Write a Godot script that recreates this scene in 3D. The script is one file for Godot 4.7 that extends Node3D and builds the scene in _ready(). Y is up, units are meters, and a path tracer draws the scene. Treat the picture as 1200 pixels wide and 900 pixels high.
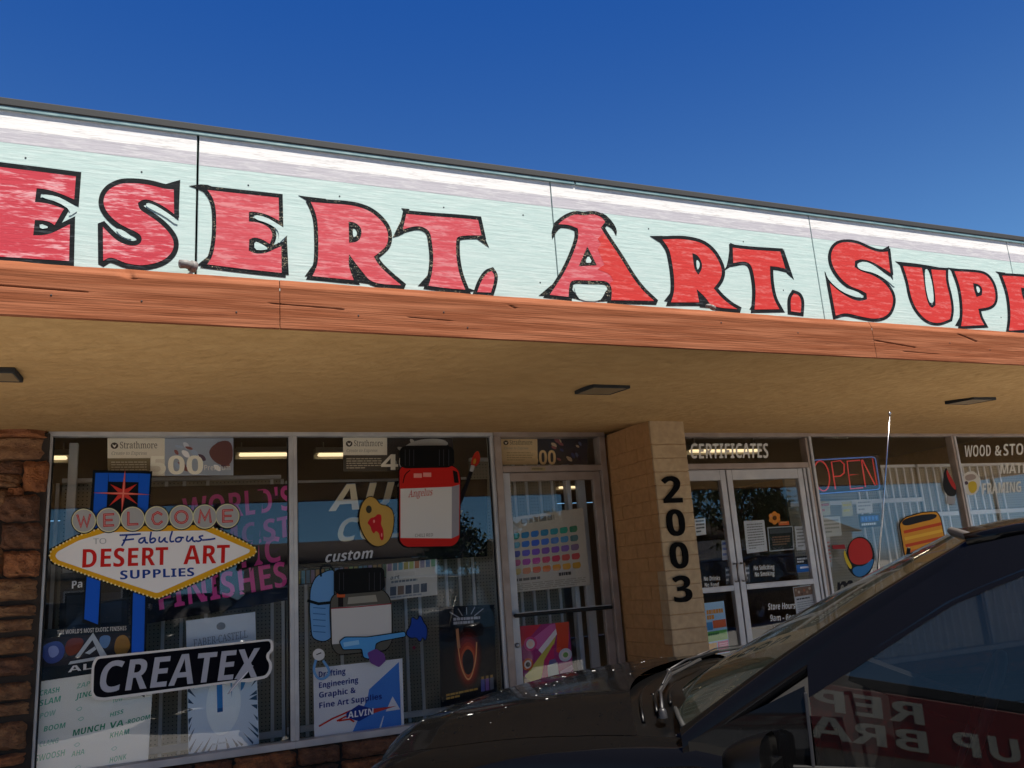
extends Node3D
# ---------------------------------------------------------------- camera frame (metres, y up, shop glass on z = 0)
const FL := 968.83
var CAM := Vector3(0, 1.42, 5.71)
var FW := Vector3(0.38524519, 0.22484902, -0.89500227)
var RT := Vector3(0.92248262, -0.06783454, 0.38003196)
var UPV := Vector3(-0.02473774, 0.97202952, 0.23355224)
const ZP := 2.821    # sign panel plane
const ZB := 2.925    # beam front plane
const HEAD := 2.469  # underside of canopy at the glass
const SILL := 0.459
var M := {}
var FONT := {}
var used := {}
var store: Node3D

func ray(x: float, y: float) -> Vector3:
	return FW + RT * ((x - 600.0) / FL) + UPV * ((450.0 - y) / FL)

func at(x: float, y: float, z := 0.0) -> Vector3:
	var d := ray(x, y)
	return CAM + d * ((z - CAM.z) / d.z)

func aty(x: float, y: float, h: float) -> Vector3:
	var d := ray(x, y)
	return CAM + d * ((h - CAM.y) / d.y)

# ---------------------------------------------------------------- naming helpers
func numbered(n: String) -> String:
	if not used.has(n):
		used[n] = 0
		return n
	used[n] += 1
	return "%s_%03d" % [n, used[n]]

func tag(o: Node, label: String, category: String, group := "") -> Node:
	o.set_meta("label", label)
	o.set_meta("category", category)
	if group != "":
		o.set_meta("group", group)
	return o

func thing(called: String, label: String, category: String, pos := Vector3.ZERO, turn := 0.0, group := "") -> Node3D:
	var o := Node3D.new()
	o.name = numbered(called)
	add_child(o)
	o.position = pos
	o.rotation.y = turn
	tag(o, label, category, group)
	return o

func part(called: String, parent: Node, pos := Vector3.ZERO) -> Node3D:
	var o := Node3D.new()
	o.name = called
	parent.add_child(o, true)
	o.position = pos
	return o

func mi(called: String, mesh: Mesh, mat: Material, parent: Node, pos := Vector3.ZERO) -> MeshInstance3D:
	var o := MeshInstance3D.new()
	o.name = called if parent != self else numbered(called)
	o.mesh = mesh
	o.material_override = mat
	parent.add_child(o, true)
	o.position = pos
	return o

# ---------------------------------------------------------------- mesh helpers
var box_cache := {}
func bbox(size: Vector3, bev := 0.003) -> ArrayMesh:
	var key := "%.4f %.4f %.4f %.4f" % [size.x, size.y, size.z, bev]
	if box_cache.has(key):
		return box_cache[key]
	var h := size * 0.5
	bev = minf(bev, minf(h.x, minf(h.y, h.z)) * 0.8)
	var st := SurfaceTool.new()
	st.begin(Mesh.PRIMITIVE_TRIANGLES)
	var V := func(sx, sy, sz, ax):
		var p := Vector3(sx * (h.x - bev), sy * (h.y - bev), sz * (h.z - bev))
		p[ax] = [sx, sy, sz][ax] * h[ax]
		return p
	for ax in 3:
		var a1: int = (ax + 1) % 3
		var a2: int = (ax + 2) % 3
		for s in [-1, 1]:
			var q := []
			for c in [[-1, -1], [1, -1], [1, 1], [-1, 1]]:
				var sg := [0, 0, 0]
				sg[ax] = s
				sg[a1] = c[0]
				sg[a2] = c[1]
				q.append(V.call(sg[0], sg[1], sg[2], ax))
			fquad(st, q[0], q[1], q[2], q[3], Vector3(1 if ax == 0 else 0, 1 if ax == 1 else 0, 1 if ax == 2 else 0) * s)
	for ax in 3:   # edges along axis ax
		var b1: int = (ax + 1) % 3
		var b2: int = (ax + 2) % 3
		for s1 in [-1, 1]:
			for s2 in [-1, 1]:
				var lo := [0, 0, 0]
				var hi := [0, 0, 0]
				lo[ax] = -1
				hi[ax] = 1
				lo[b1] = s1
				hi[b1] = s1
				lo[b2] = s2
				hi[b2] = s2
				var n := Vector3.ZERO
				n[b1] = s1
				n[b2] = s2
				fquad(st, V.call(lo[0], lo[1], lo[2], b1), V.call(hi[0], hi[1], hi[2], b1), V.call(hi[0], hi[1], hi[2], b2), V.call(lo[0], lo[1], lo[2], b2), n.normalized())
	for sx in [-1, 1]:
		for sy in [-1, 1]:
			for sz in [-1, 1]:
				ftri(st, V.call(sx, sy, sz, 0), V.call(sx, sy, sz, 1), V.call(sx, sy, sz, 2), Vector3(sx, sy, sz).normalized())
	var m := st.commit()
	box_cache[key] = m
	return m

func ftri(st: SurfaceTool, a: Vector3, b: Vector3, c: Vector3, n: Vector3, col = null) -> void:
	if (b - a).cross(c - a).dot(n) > 0.0:   # clockwise fronts
		var t := b
		b = c
		c = t
	for p in [a, b, c]:
		st.set_normal(n)
		if col != null:
			st.set_color(col)
		st.add_vertex(p)

func fquad(st: SurfaceTool, a: Vector3, b: Vector3, c: Vector3, d: Vector3, n: Vector3, col = null) -> void:
	ftri(st, a, b, c, n, col)
	ftri(st, a, c, d, n, col)

func bar(called: String, parent: Node, x0: float, x1: float, y0: float, y1: float, z0: float, z1: float, mat: Material, bev := 0.003) -> MeshInstance3D:
	return mi(called, bbox(Vector3(absf(x1 - x0), absf(y1 - y0), absf(z1 - z0)), bev), mat, parent, Vector3((x0 + x1) / 2, (y0 + y1) / 2, (z0 + z1) / 2))

func beam(called: String, parent: Node, a: Vector3, b: Vector3, w: float, t: float, mat: Material, up := Vector3.UP, bev := 0.002) -> MeshInstance3D:
	# a bar of section w x t from a to b
	var o := mi(called, bbox(Vector3(w, t, (b - a).length()), bev), mat, parent)
	var z := (b - a).normalized()
	if absf(z.dot(up)) > 0.99:
		up = Vector3.RIGHT
	var x := up.cross(z).normalized()
	o.transform = Transform3D(Basis(x, z.cross(x), z), (a + b) / 2)
	return o

func tube(pts: PackedVector3Array, r, sides := 8, closed := false) -> ArrayMesh:
	var st := SurfaceTool.new()
	st.begin(Mesh.PRIMITIVE_TRIANGLES)
	var n := pts.size()
	var side := Vector3.ZERO
	for i in n:
		var a: Vector3 = pts[(i - 1 + n) % n] if closed else pts[maxi(i - 1, 0)]
		var b: Vector3 = pts[(i + 1) % n] if closed else pts[mini(i + 1, n - 1)]
		var d := (b - a).normalized()
		if i == 0:
			side = d.cross(Vector3.UP if absf(d.y) < 0.9 else Vector3.RIGHT).normalized()
		else:
			side = (side - d * side.dot(d)).normalized()
		var up := side.cross(d)
		var rad: float = r if not (r is Array) else r[i]
		for k in sides:
			var t := TAU * k / sides
			st.add_vertex(pts[i] + (side * cos(t) + up * sin(t)) * rad)
	var rings := n if closed else n - 1
	for i in rings:
		for k in sides:
			var p0 := i * sides + k
			var p1 := i * sides + (k + 1) % sides
			var q0 := ((i + 1) % n) * sides + k
			var q1 := ((i + 1) % n) * sides + (k + 1) % sides
			for v in [p0, p1, q0, p1, q1, q0]:
				st.add_index(v)
	if not closed:
		for e in [0, n - 1]:
			st.add_vertex(pts[e])
			var c: int = n * sides + (0 if e == 0 else 1)
			for k in sides:
				var i0: int = e * sides + k
				var i1: int = e * sides + (k + 1) % sides
				for v in ([c, i1, i0] if e == 0 else [c, i0, i1]):
					st.add_index(v)
	st.generate_normals()
	return st.commit()

func grid(nu: int, nv: int, fn: Callable, flip := false) -> ArrayMesh:
	var st := SurfaceTool.new()
	st.begin(Mesh.PRIMITIVE_TRIANGLES)
	for i in nu + 1:
		for j in nv + 1:
			st.add_vertex(fn.call(float(i) / nu, float(j) / nv))
	for i in nu:
		for j in nv:
			var a := i * (nv + 1) + j
			var b := a + 1
			var c := a + nv + 1
			var d := c + 1
			for v in ([a, c, b, b, c, d] if flip else [a, b, c, b, d, c]):
				st.add_index(v)
	st.generate_normals()
	return st.commit()

func lathe(prof: Array, sides := 20) -> ArrayMesh:   # [radius, height] pairs about y
	return grid(prof.size() - 1, sides, func(u, v):
		var p = prof[int(round(u * (prof.size() - 1)))]
		return Vector3(cos(v * TAU) * p[0], p[1], sin(v * TAU) * p[0]), true)

func lerp_curve(pts: Array, x: float) -> float:
	if x <= pts[0][0]:
		return pts[0][1]
	for i in pts.size() - 1:
		if x <= pts[i + 1][0]:
			var t: float = (x - pts[i][0]) / (pts[i + 1][0] - pts[i][0])
			var p0: float = pts[maxi(i - 1, 0)][1]
			var p3: float = pts[mini(i + 2, pts.size() - 1)][1]
			return cubic_interpolate(pts[i][1], pts[i + 1][1], p0, p3, t) if pts.size() > 2 else lerpf(pts[i][1], pts[i + 1][1], t)
	return pts[-1][1]

# ---------------------------------------------------------------- materials
func lin(h: String) -> Color:
	return Color(h).srgb_to_linear()

func noise_img(w: int, h: int, sd: int, freq: float, oct: int, sx: float, sy: float, fn: Callable, ridged := false) -> ImageTexture:
	# tileable noise stretched by sx, sy and coloured by fn(value, value2)
	var n := FastNoiseLite.new()
	n.seed = sd
	n.frequency = freq
	n.fractal_octaves = oct
	n.noise_type = FastNoiseLite.TYPE_SIMPLEX_SMOOTH
	if ridged:
		n.fractal_type = FastNoiseLite.FRACTAL_RIDGED
	var n2 := FastNoiseLite.new()
	n2.seed = sd + 77
	n2.frequency = freq * 0.23
	n2.fractal_octaves = 3
	var img := Image.create(w, h, false, Image.FORMAT_RGB8)
	var rx := w / TAU / sx
	var ry := h / TAU / sy
	var cx := PackedFloat32Array()
	var sn := PackedFloat32Array()
	for x in w:
		cx.append(cos(TAU * x / w) * rx)
		sn.append(sin(TAU * x / w) * rx)
	for y in h:
		# torus mapping: circle in x, and mirrored blend in y
		var fy := float(y)
		var t := clampf((fy - h * 0.75) / (h * 0.25), 0.0, 1.0)
		for x in w:
			var v := n.get_noise_3d(cx[x], sn[x], fy / sy)
			var v2 := n2.get_noise_3d(cx[x], sn[x], fy / sy)
			if t > 0.0:
				v = lerpf(v, n.get_noise_3d(cx[x], sn[x], (fy - h) / sy), t)
				v2 = lerpf(v2, n2.get_noise_3d(cx[x], sn[x], (fy - h) / sy), t)
			img.set_pixel(x, y, fn.call(v, v2))
	return ImageTexture.create_from_image(img)

func mat(col: Color, rough := 0.7, metal := 0.0) -> StandardMaterial3D:
	var m := StandardMaterial3D.new()
	m.albedo_color = col
	m.roughness = rough
	m.metallic = metal
	return m

func tri(m: StandardMaterial3D, sc: Vector3, world := true) -> StandardMaterial3D:
	m.uv1_triplanar = true
	m.uv1_world_triplanar = world
	m.uv1_scale = sc
	m.uv1_triplanar_sharpness = 8.0
	return m

func relief(m: StandardMaterial3D, t: Texture2D, cm: float) -> StandardMaterial3D:
	m.heightmap_enabled = true
	m.heightmap_texture = t
	m.heightmap_scale = cm
	return m

func two(a: Color, b: Color, lo: float, hi: float) -> Callable:
	return func(v, v2): return a.lerp(b, clampf((v * 0.75 + v2 * 0.4 - lo) / (hi - lo), 0, 1))

func make_materials() -> void:
	var grain_h := noise_img(512, 512, 3, 0.06, 4, 9.0, 1.0, func(v, v2): var g = clampf(0.5 + v * 0.7, 0, 1); return Color(g, g, g))
	var lump_h := noise_img(512, 512, 5, 0.05, 5, 1.0, 1.0, func(v, v2): var g = clampf(0.5 + v * 0.6, 0, 1); return Color(g, g, g))
	var GS := Vector3(1.7, 2.3, 1.7)
	var wear := func(base: Color, worn: Color, lo: float, hi: float, sd: int) -> StandardMaterial3D:
		var m := mat(Color.WHITE, 0.7)
		m.metallic_specular = 0.2
		m.albedo_texture = noise_img(512, 512, sd, 0.17, 4, 4.5, 1.0, func(v, v2): return (base * 0.865).lerp(worn * 0.865, clampf((v * 0.65 + v2 * 0.95 - lo) / (hi - lo), 0, 1)))
		tri(m, GS)
		return relief(m, grain_h, 0.07)
	M.mint = wear.call(Color(0.72, 0.81, 0.80), Color(0.765, 0.84, 0.83), -0.3, 0.5, 11)
	M.white_paint = wear.call(Color(0.91, 0.91, 0.91), Color(0.82, 0.81, 0.81), 0.15, 0.65, 12)
	M.lavender = wear.call(Color(0.73, 0.725, 0.755), Color(0.79, 0.785, 0.805), 0.0, 0.55, 13)
	M.red_faded = wear.call(Color(0.76, 0.30, 0.34), Color(0.82, 0.50, 0.52), -0.15, 0.45, 14)
	M.red_worn = wear.call(Color(0.74, 0.25, 0.30), Color(0.85, 0.62, 0.64), -0.05, 0.5, 15)
	M.red_fresh = wear.call(Color(0.77, 0.23, 0.22), Color(0.82, 0.42, 0.41), 0.0, 0.6, 16)
	var blk := mat(Color.WHITE, 0.75)
	blk.metallic_specular = 0.15
	blk.albedo_texture = noise_img(512, 512, 17, 0.22, 3, 1.6, 1.0, two(Color(0.09, 0.105, 0.115), Color(0.66, 0.62, 0.52), 0.25, 0.40))
	M.black_worn = relief(tri(blk, GS * 1.4), grain_h, 0.2)
	M.black_paint = wear.call(Color(0.085, 0.10, 0.115), Color(0.24, 0.26, 0.28), 0.25, 0.65, 18)
	var wood := mat(Color.WHITE, 0.75)
	wood.albedo_texture = noise_img(1024, 512, 21, 0.07, 5, 14.0, 1.0, func(v, v2):
		var c := Color(0.445, 0.26, 0.175).lerp(Color(0.53, 0.335, 0.24), clampf(0.5 + v2 * 1.6, 0, 1))
		c = c.lerp(Color(0.33, 0.185, 0.135), clampf((v - 0.33) * 2.4, 0, 0.45))
		return c.lerp(Color(0.57, 0.40, 0.30), clampf((-v - 0.30) * 1.4, 0, 0.35)))
	wood.metallic_specular = 0.12
	M.wood = relief(tri(wood, Vector3(1.1, 4.2, 1.1)), grain_h, 0.12)
	var st := mat(Color.WHITE, 0.9)
	st.albedo_texture = noise_img(512, 512, 31, 0.035, 5, 1.3, 1.0, two(Color(0.70, 0.565, 0.385), Color(0.745, 0.61, 0.425), -0.4, 0.45))
	st.metallic_specular = 0.15
	M.soffit = relief(tri(st, Vector3(0.5, 0.5, 0.5)), lump_h, 0.9)
	M.ochre = relief(tri(tex_mat(41, Color(0.66, 0.49, 0.31), Color(0.72, 0.54, 0.35), 0.85), Vector3(0.8, 0.8, 0.8)), lump_h, 0.35)
	M.beige = relief(tri(tex_mat(42, Color(0.65, 0.55, 0.42), Color(0.71, 0.61, 0.47), 0.85), Vector3(0.8, 0.8, 0.8)), lump_h, 0.35)
	M.stone = []
	for c in [["a3683f", "7d4c31"], ["b0744a", "875539"], ["8f5a3a", "68412d"], ["9c7450", "75523a"], ["7c543c", "593d2f"]]:
		M.stone.append(relief(tri(tex_mat(50 + M.stone.size(), Color(c[0]), Color(c[1]), 0.9, 0.03, 256), Vector3(1.6, 2.2, 1.6)), lump_h, 1.2))
	M.mortar = mat(Color(0.20, 0.17, 0.15), 0.95)
	M.alu = relief(tri(tex_mat(61, Color(0.70, 0.70, 0.71), Color(0.78, 0.775, 0.77), 0.42, 0.02, 256), Vector3(1, 1, 1)), lump_h, 0.03)
	M.alu.metallic = 0.2
	M.bronze = tex_mat(62, Color(0.58, 0.52, 0.48), Color(0.66, 0.60, 0.56), 0.5, 0.02, 256)
	M.bronze.metallic = 0.2
	tri(M.bronze, Vector3.ONE)
	M.gasket = mat(Color(0.05, 0.05, 0.055), 0.7)
	M.glass = mat(Color(0.3, 0.33, 0.34, 0.01), 0.0)
	M.glass.transparency = BaseMaterial3D.TRANSPARENCY_ALPHA
	M.flash_dark = mat(Color(0.13, 0.14, 0.15), 0.8)
	M.flash_teal = relief(tri(tex_mat(63, Color(0.30, 0.43, 0.46), Color(0.45, 0.55, 0.56), 0.55, 0.06, 256), Vector3(1, 2, 1)), lump_h, 0.1)
	M.asphalt = relief(tri(tex_mat(71, Color(0.61, 0.60, 0.585), Color(0.66, 0.65, 0.635), 0.95, 0.2), Vector3(0.4, 0.4, 0.4)), lump_h, 1.0)
	M.concrete = relief(tri(tex_mat(72, Color(0.66, 0.64, 0.61), Color(0.72, 0.70, 0.67), 0.9, 0.05), Vector3(0.4, 0.4, 0.4)), lump_h, 0.4)
	M.dark_room = mat(Color(0.55, 0.51, 0.46), 0.9)
	M.room_floor = mat(Color(0.42, 0.40, 0.37), 0.6)
	M.soffit_lens = mat(Color(0.52, 0.44, 0.32), 0.5)
	M.numeral = mat(Color(0.04, 0.04, 0.045), 0.8)
	M.numeral.metallic_specular = 0.2
	var pm := mat(Color.WHITE, 0.5)
	pm.vertex_color_use_as_albedo = true
	pm.metallic_specular = 0.25
	M.print = pm
	var vm := mat(Color.WHITE, 0.45)
	vm.vertex_color_use_as_albedo = true
	vm.metallic_specular = 0.2
	M.vinyl = vm
	var peg := Image.create(64, 64, false, Image.FORMAT_RGB8)
	peg.fill(Color(0.58, 0.57, 0.51))
	for y in 64:
		for x in 64:
			var d := Vector2(fposmod(x, 32) - 16, fposmod(y, 32) - 16).length()
			if d < 4.6:
				peg.set_pixel(x, y, Color(0.06, 0.06, 0.05))
			elif (x * 7 + y * 13) % 11 == 0:
				peg.set_pixel(x, y, Color(0.54, 0.53, 0.47))
	var pgm := mat(Color.WHITE, 0.8)
	pgm.albedo_texture = ImageTexture.create_from_image(peg)
	M.pegboard = tri(pgm, Vector3(19.7, 19.7, 19.7))
	M.white_slat = mat(Color(0.85, 0.86, 0.86), 0.5)
	M.lamp_body = mat(Color(0.75, 0.72, 0.66), 0.5)
	M.lamp_glow = mat(Color(0.9, 0.88, 0.8), 0.5)
	M.lamp_glow.emission_enabled = true
	M.lamp_glow.emission = Color(1.0, 0.90, 0.70)
	M.lamp_glow.emission_energy_multiplier = 0.6
	# car
	var dust := noise_img(512, 512, 81, 0.05, 5, 1.0, 1.0, func(v, v2): var g = clampf(0.30 + v2 * 0.35 + maxf(v - 0.2, 0.0) * 0.8, 0.05, 1); return Color(g, g, g))
	M.car = mat(Color(0.040, 0.040, 0.044), 0.5)
	M.car.metallic_specular = 0.08
	M.car.clearcoat_enabled = true
	M.car.clearcoat = 0.3
	M.car.clearcoat_roughness = 0.045
	M.car.roughness_texture = dust
	tri(M.car, Vector3(1.3, 1.3, 1.3))
	M.car_plastic = mat(Color(0.025, 0.026, 0.03), 0.32)
	M.car_plastic.metallic_specular = 0.3
	M.car_rubber = mat(Color(0.06, 0.06, 0.06), 0.75)
	M.car_trim = mat(Color(0.30, 0.29, 0.28), 0.5)
	M.car_inside = mat(Color(0.085, 0.085, 0.09), 0.8)
	M.car_glass = mat(Color(0.16, 0.19, 0.17, 0.35), 0.0)
	M.car_glass.transparency = BaseMaterial3D.TRANSPARENCY_ALPHA
	M.tinted = mat(Color(0.03, 0.033, 0.036, 0.72), 0.0)
	M.tinted.metallic_specular = 0.5
	M.tinted.transparency = BaseMaterial3D.TRANSPARENCY_ALPHA
	M.chrome = mat(Color(0.78, 0.78, 0.78), 0.16, 1.0)
	M.steel = mat(Color(0.62, 0.62, 0.63), 0.32, 0.9)
	M.lens = mat(Color(0.85, 0.87, 0.9, 0.15), 0.05)
	M.lens.transparency = BaseMaterial3D.TRANSPARENCY_ALPHA

func tex_mat(sd: int, a: Color, b: Color, rough: float, freq := 0.04, size := 512) -> StandardMaterial3D:
	var m := mat(Color.WHITE, rough)
	m.albedo_texture = noise_img(size, size, sd, freq, 5, 1.0, 1.0, two(a, b, -0.35, 0.35))
	return m

# ---------------------------------------------------------------- printed sheets and cut-out boards
func sheet(z: float, quad: Array, lift := 0.0012) -> Dictionary:
	var st := SurfaceTool.new()
	st.begin(Mesh.PRIMITIVE_TRIANGLES)
	var q := PackedVector2Array()
	for p in quad:
		q.append(Vector2(p[0], p[1]))
	var o := Vector3.ZERO
	var low := 1e9
	for p in q:
		var w := at(p.x, p.y, z)
		o += w / q.size()
		low = minf(low, w.y)
	o.y = low
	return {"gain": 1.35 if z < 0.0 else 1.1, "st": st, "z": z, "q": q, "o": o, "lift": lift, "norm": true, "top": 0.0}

func pix(s: Dictionary, p: Vector2) -> Vector2:
	if not s.norm:
		return p
	var q: PackedVector2Array = s.q
	return q[0].lerp(q[1], p.x).lerp(q[3].lerp(q[2], p.x), p.y)

func wp(s: Dictionary, p: Vector2, layer: float) -> Vector3:
	var c := pix(s, p)
	var w := at(c.x, c.y, s.z)
	w.z += layer * s.lift + s.top
	return w - s.o

func pv(a: Array) -> PackedVector2Array:
	var r := PackedVector2Array()
	for p in a:
		r.append(Vector2(p[0], p[1]) if p is Array else p)
	return r

func poly(s: Dictionary, pts, col, layer := 1.0) -> void:
	var p2: PackedVector2Array = pts if pts is PackedVector2Array else pv(pts)
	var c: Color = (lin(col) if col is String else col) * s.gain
	var flat := PackedVector2Array()
	var w3 := PackedVector3Array()
	for p in p2:
		var w := wp(s, p, layer)
		w3.append(w)
		flat.append(Vector2(w.x, w.y))
	var idx := Geometry2D.triangulate_polygon(flat)
	for i in range(0, idx.size(), 3):
		ftri(s.st, w3[idx[i]], w3[idx[i + 1]], w3[idx[i + 2]], Vector3(0, 0, 1), c)

func rect(s: Dictionary, x0: float, y0: float, x1: float, y1: float, col, layer := 1.0) -> void:
	poly(s, [[x0, y0], [x1, y0], [x1, y1], [x0, y1]], col, layer)

func slab(s: Dictionary, pts, thick: float, col, edge_col = null) -> void:
	# a board of that outline: front, back and edges; later layers lie on its front
	var p2: PackedVector2Array = pts if pts is PackedVector2Array else pv(pts)
	var c: Color = lin(col)
	var ec: Color = c if edge_col == null else lin(edge_col)
	poly(s, p2, c, 0.0)
	s.top = thick
	poly(s, p2, c, 0.0)
	for i in p2.size():
		var a := wp(s, p2[i], 0)
		var b := wp(s, p2[(i + 1) % p2.size()], 0)
		var n := Vector3(b.y - a.y, a.x - b.x, 0).normalized()
		fquad(s.st, a, b, b - Vector3(0, 0, thick), a - Vector3(0, 0, thick), n, ec)

func ell(cx: float, cy: float, rx: float, ry: float, n := 24, a0 := 0.0, a1 := TAU) -> PackedVector2Array:
	var r := PackedVector2Array()
	for i in n:
		var t := a0 + (a1 - a0) * i / (n if a1 - a0 > 6.28 else n - 1)
		r.append(Vector2(cx + cos(t) * rx, cy + sin(t) * ry))
	return r

func rounded(pts: Array, rad: float, seg := 5) -> PackedVector2Array:
	var p := pv(pts)
	var r := PackedVector2Array()
	for i in p.size():
		var a := p[(i - 1 + p.size()) % p.size()]
		var b := p[i]
		var c := p[(i + 1) % p.size()]
		var k := minf(rad, minf((a - b).length(), (c - b).length()) * 0.48)
		var s := b + (a - b).normalized() * k
		var e := b + (c - b).normalized() * k
		for j in seg + 1:
			var t := float(j) / seg
			r.append(s.lerp(b, t).lerp(b.lerp(e, t), t))
	return r

func smooth(pts: Array, closed := true, it := 2) -> PackedVector2Array:
	var p := pv(pts)
	for k in it:
		var r := PackedVector2Array()
		var n := p.size()
		for i in (n if closed else n - 1):
			var a := p[i]
			var b := p[(i + 1) % n]
			if not closed and i == 0:
				r.append(a)
			r.append(a.lerp(b, 0.25))
			r.append(a.lerp(b, 0.75))
			if not closed and i == n - 2:
				r.append(b)
		p = r
	return p

func soften(pts: PackedVector2Array, it := 2) -> PackedVector2Array:
	# rounds the gentle bends of an outline and keeps its sharp corners
	var p := pts
	for k in it:
		var r := PackedVector2Array()
		var n := p.size()
		for i in n:
			var a := p[(i - 1 + n) % n]
			var b := p[i]
			var c := p[(i + 1) % n]
			if absf((b - a).angle_to(c - b)) > 0.95:
				r.append(b)
			else:
				r.append(b.lerp(a, 0.25))
				r.append(b.lerp(c, 0.25))
		p = r
	return p

func stroke(s: Dictionary, pts, w: float, col, layer := 1.0, closed := false) -> void:
	# a brush line of width w in the sheet's own units
	var p: PackedVector2Array = pts if pts is PackedVector2Array else pv(pts)
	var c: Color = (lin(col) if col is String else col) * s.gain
	var n := p.size()
	var L := PackedVector3Array()
	var R := PackedVector3Array()
	for i in n:
		var a: Vector2 = p[(i - 1 + n) % n] if closed else p[maxi(i - 1, 0)]
		var b: Vector2 = p[(i + 1) % n] if closed else p[mini(i + 1, n - 1)]
		var d1 := (p[i] - a).normalized() if a != p[i] else (b - p[i]).normalized()
		var d2 := (b - p[i]).normalized() if b != p[i] else d1
		var d := (d1 + d2).normalized()
		var nn := Vector2(-d.y, d.x) * (w * 0.5 / maxf(0.5, d.dot(d1)))
		var e := d * (w * 0.35) * (0.0 if closed else (-1.0 if i == 0 else (1.0 if i == n - 1 else 0.0)))
		L.append(wp(s, p[i] + nn + e, layer))
		R.append(wp(s, p[i] - nn + e, layer))
	for i in (n if closed else n - 1):
		var j := (i + 1) % n
		fquad(s.st, L[i], L[j], R[j], R[i], Vector3(0, 0, 1), c)

var text_cache := {}
func glyphs(t: String, font: String) -> Dictionary:
	var key := font + "|" + t
	if text_cache.has(key):
		return text_cache[key]
	var tm := TextMesh.new()
	tm.text = t
	tm.font = FONT[font]
	tm.font_size = 64
	tm.pixel_size = 0.01
	tm.depth = 0.0
	tm.curve_step = 2.0
	var arr := tm.get_mesh_arrays()
	var v: PackedVector3Array = arr[Mesh.ARRAY_VERTEX]
	var ix = arr[Mesh.ARRAY_INDEX]
	var out := PackedVector3Array()
	var lo := Vector2(1e9, 1e9)
	var hi := Vector2(-1e9, -1e9)
	var nrm: PackedVector3Array = arr[Mesh.ARRAY_NORMAL]
	var add := func(i):
		out.append(v[i])
	if ix != null and ix.size() > 0:
		for i in range(0, ix.size(), 3):
			if nrm[ix[i]].z > 0.5:
				for k in 3:
					out.append(v[ix[i + k]])
	else:
		for i in range(0, v.size(), 3):
			if nrm[i].z > 0.5:
				for k in 3:
					out.append(v[i + k])
	for p in out:
		lo = lo.min(Vector2(p.x, p.y))
		hi = hi.max(Vector2(p.x, p.y))
	var g := {"v": out, "lo": lo, "hi": hi}
	text_cache[key] = g
	return g

func text(s: Dictionary, t: String, a: Array, b: Array, cap: float, col, layer := 1.0, font := "sb", shear := 0.0) -> void:
	# baseline from a to b, capitals cap high, in the sheet's own units
	var g := glyphs(t, font)
	var H := glyphs("H", font)
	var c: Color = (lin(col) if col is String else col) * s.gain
	var pa := wp(s, Vector2(a[0], a[1]), layer)
	var pb := wp(s, Vector2(b[0], b[1]), layer)
	var pc := wp(s, Vector2(a[0], a[1] - cap), layer)
	var ex: Vector3 = (pb - pa) / maxf(1e-6, g.hi.x - g.lo.x)
	var ey: Vector3 = (pc - pa) / (H.hi.y - H.lo.y)
	var out := PackedVector3Array()
	for p in g.v:
		var yy: float = p.y - H.lo.y
		out.append(pa + ex * (p.x - g.lo.x) + (ey + ex.normalized() * ey.length() * shear) * yy)
	for i in range(0, out.size(), 3):
		ftri(s.st, out[i], out[i + 1], out[i + 2], Vector3(0, 0, 1), c)

func greek(s: Dictionary, x0: float, y0: float, x1: float, y1: float, rows: int, col, sd := 1, layer := 1.0, fill := 0.5) -> void:
	# lines of print too small to read
	var r := RandomNumberGenerator.new()
	r.seed = sd
	var rh := (y1 - y0) / rows
	for i in rows:
		var x := x0
		var e := x1 if i < rows - 1 else lerpf(x0, x1, r.randf_range(0.4, 0.9))
		while x < e:
			var w := minf(r.randf_range(0.05, 0.16) * (x1 - x0), e - x)
			rect(s, x, y0 + rh * i, x + w, y0 + rh * (i + fill), col, layer)
			x += w + (x1 - x0) * 0.02

func done(s: Dictionary, called: String, label: String, category: String, group := "", m: Material = null, parent: Node = null) -> MeshInstance3D:
	var o := mi(called, s.st.commit(), M.print if m == null else m, self if parent == null else parent, s.o)
	if parent == null:
		tag(o, label, category, group)
	return o

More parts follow.
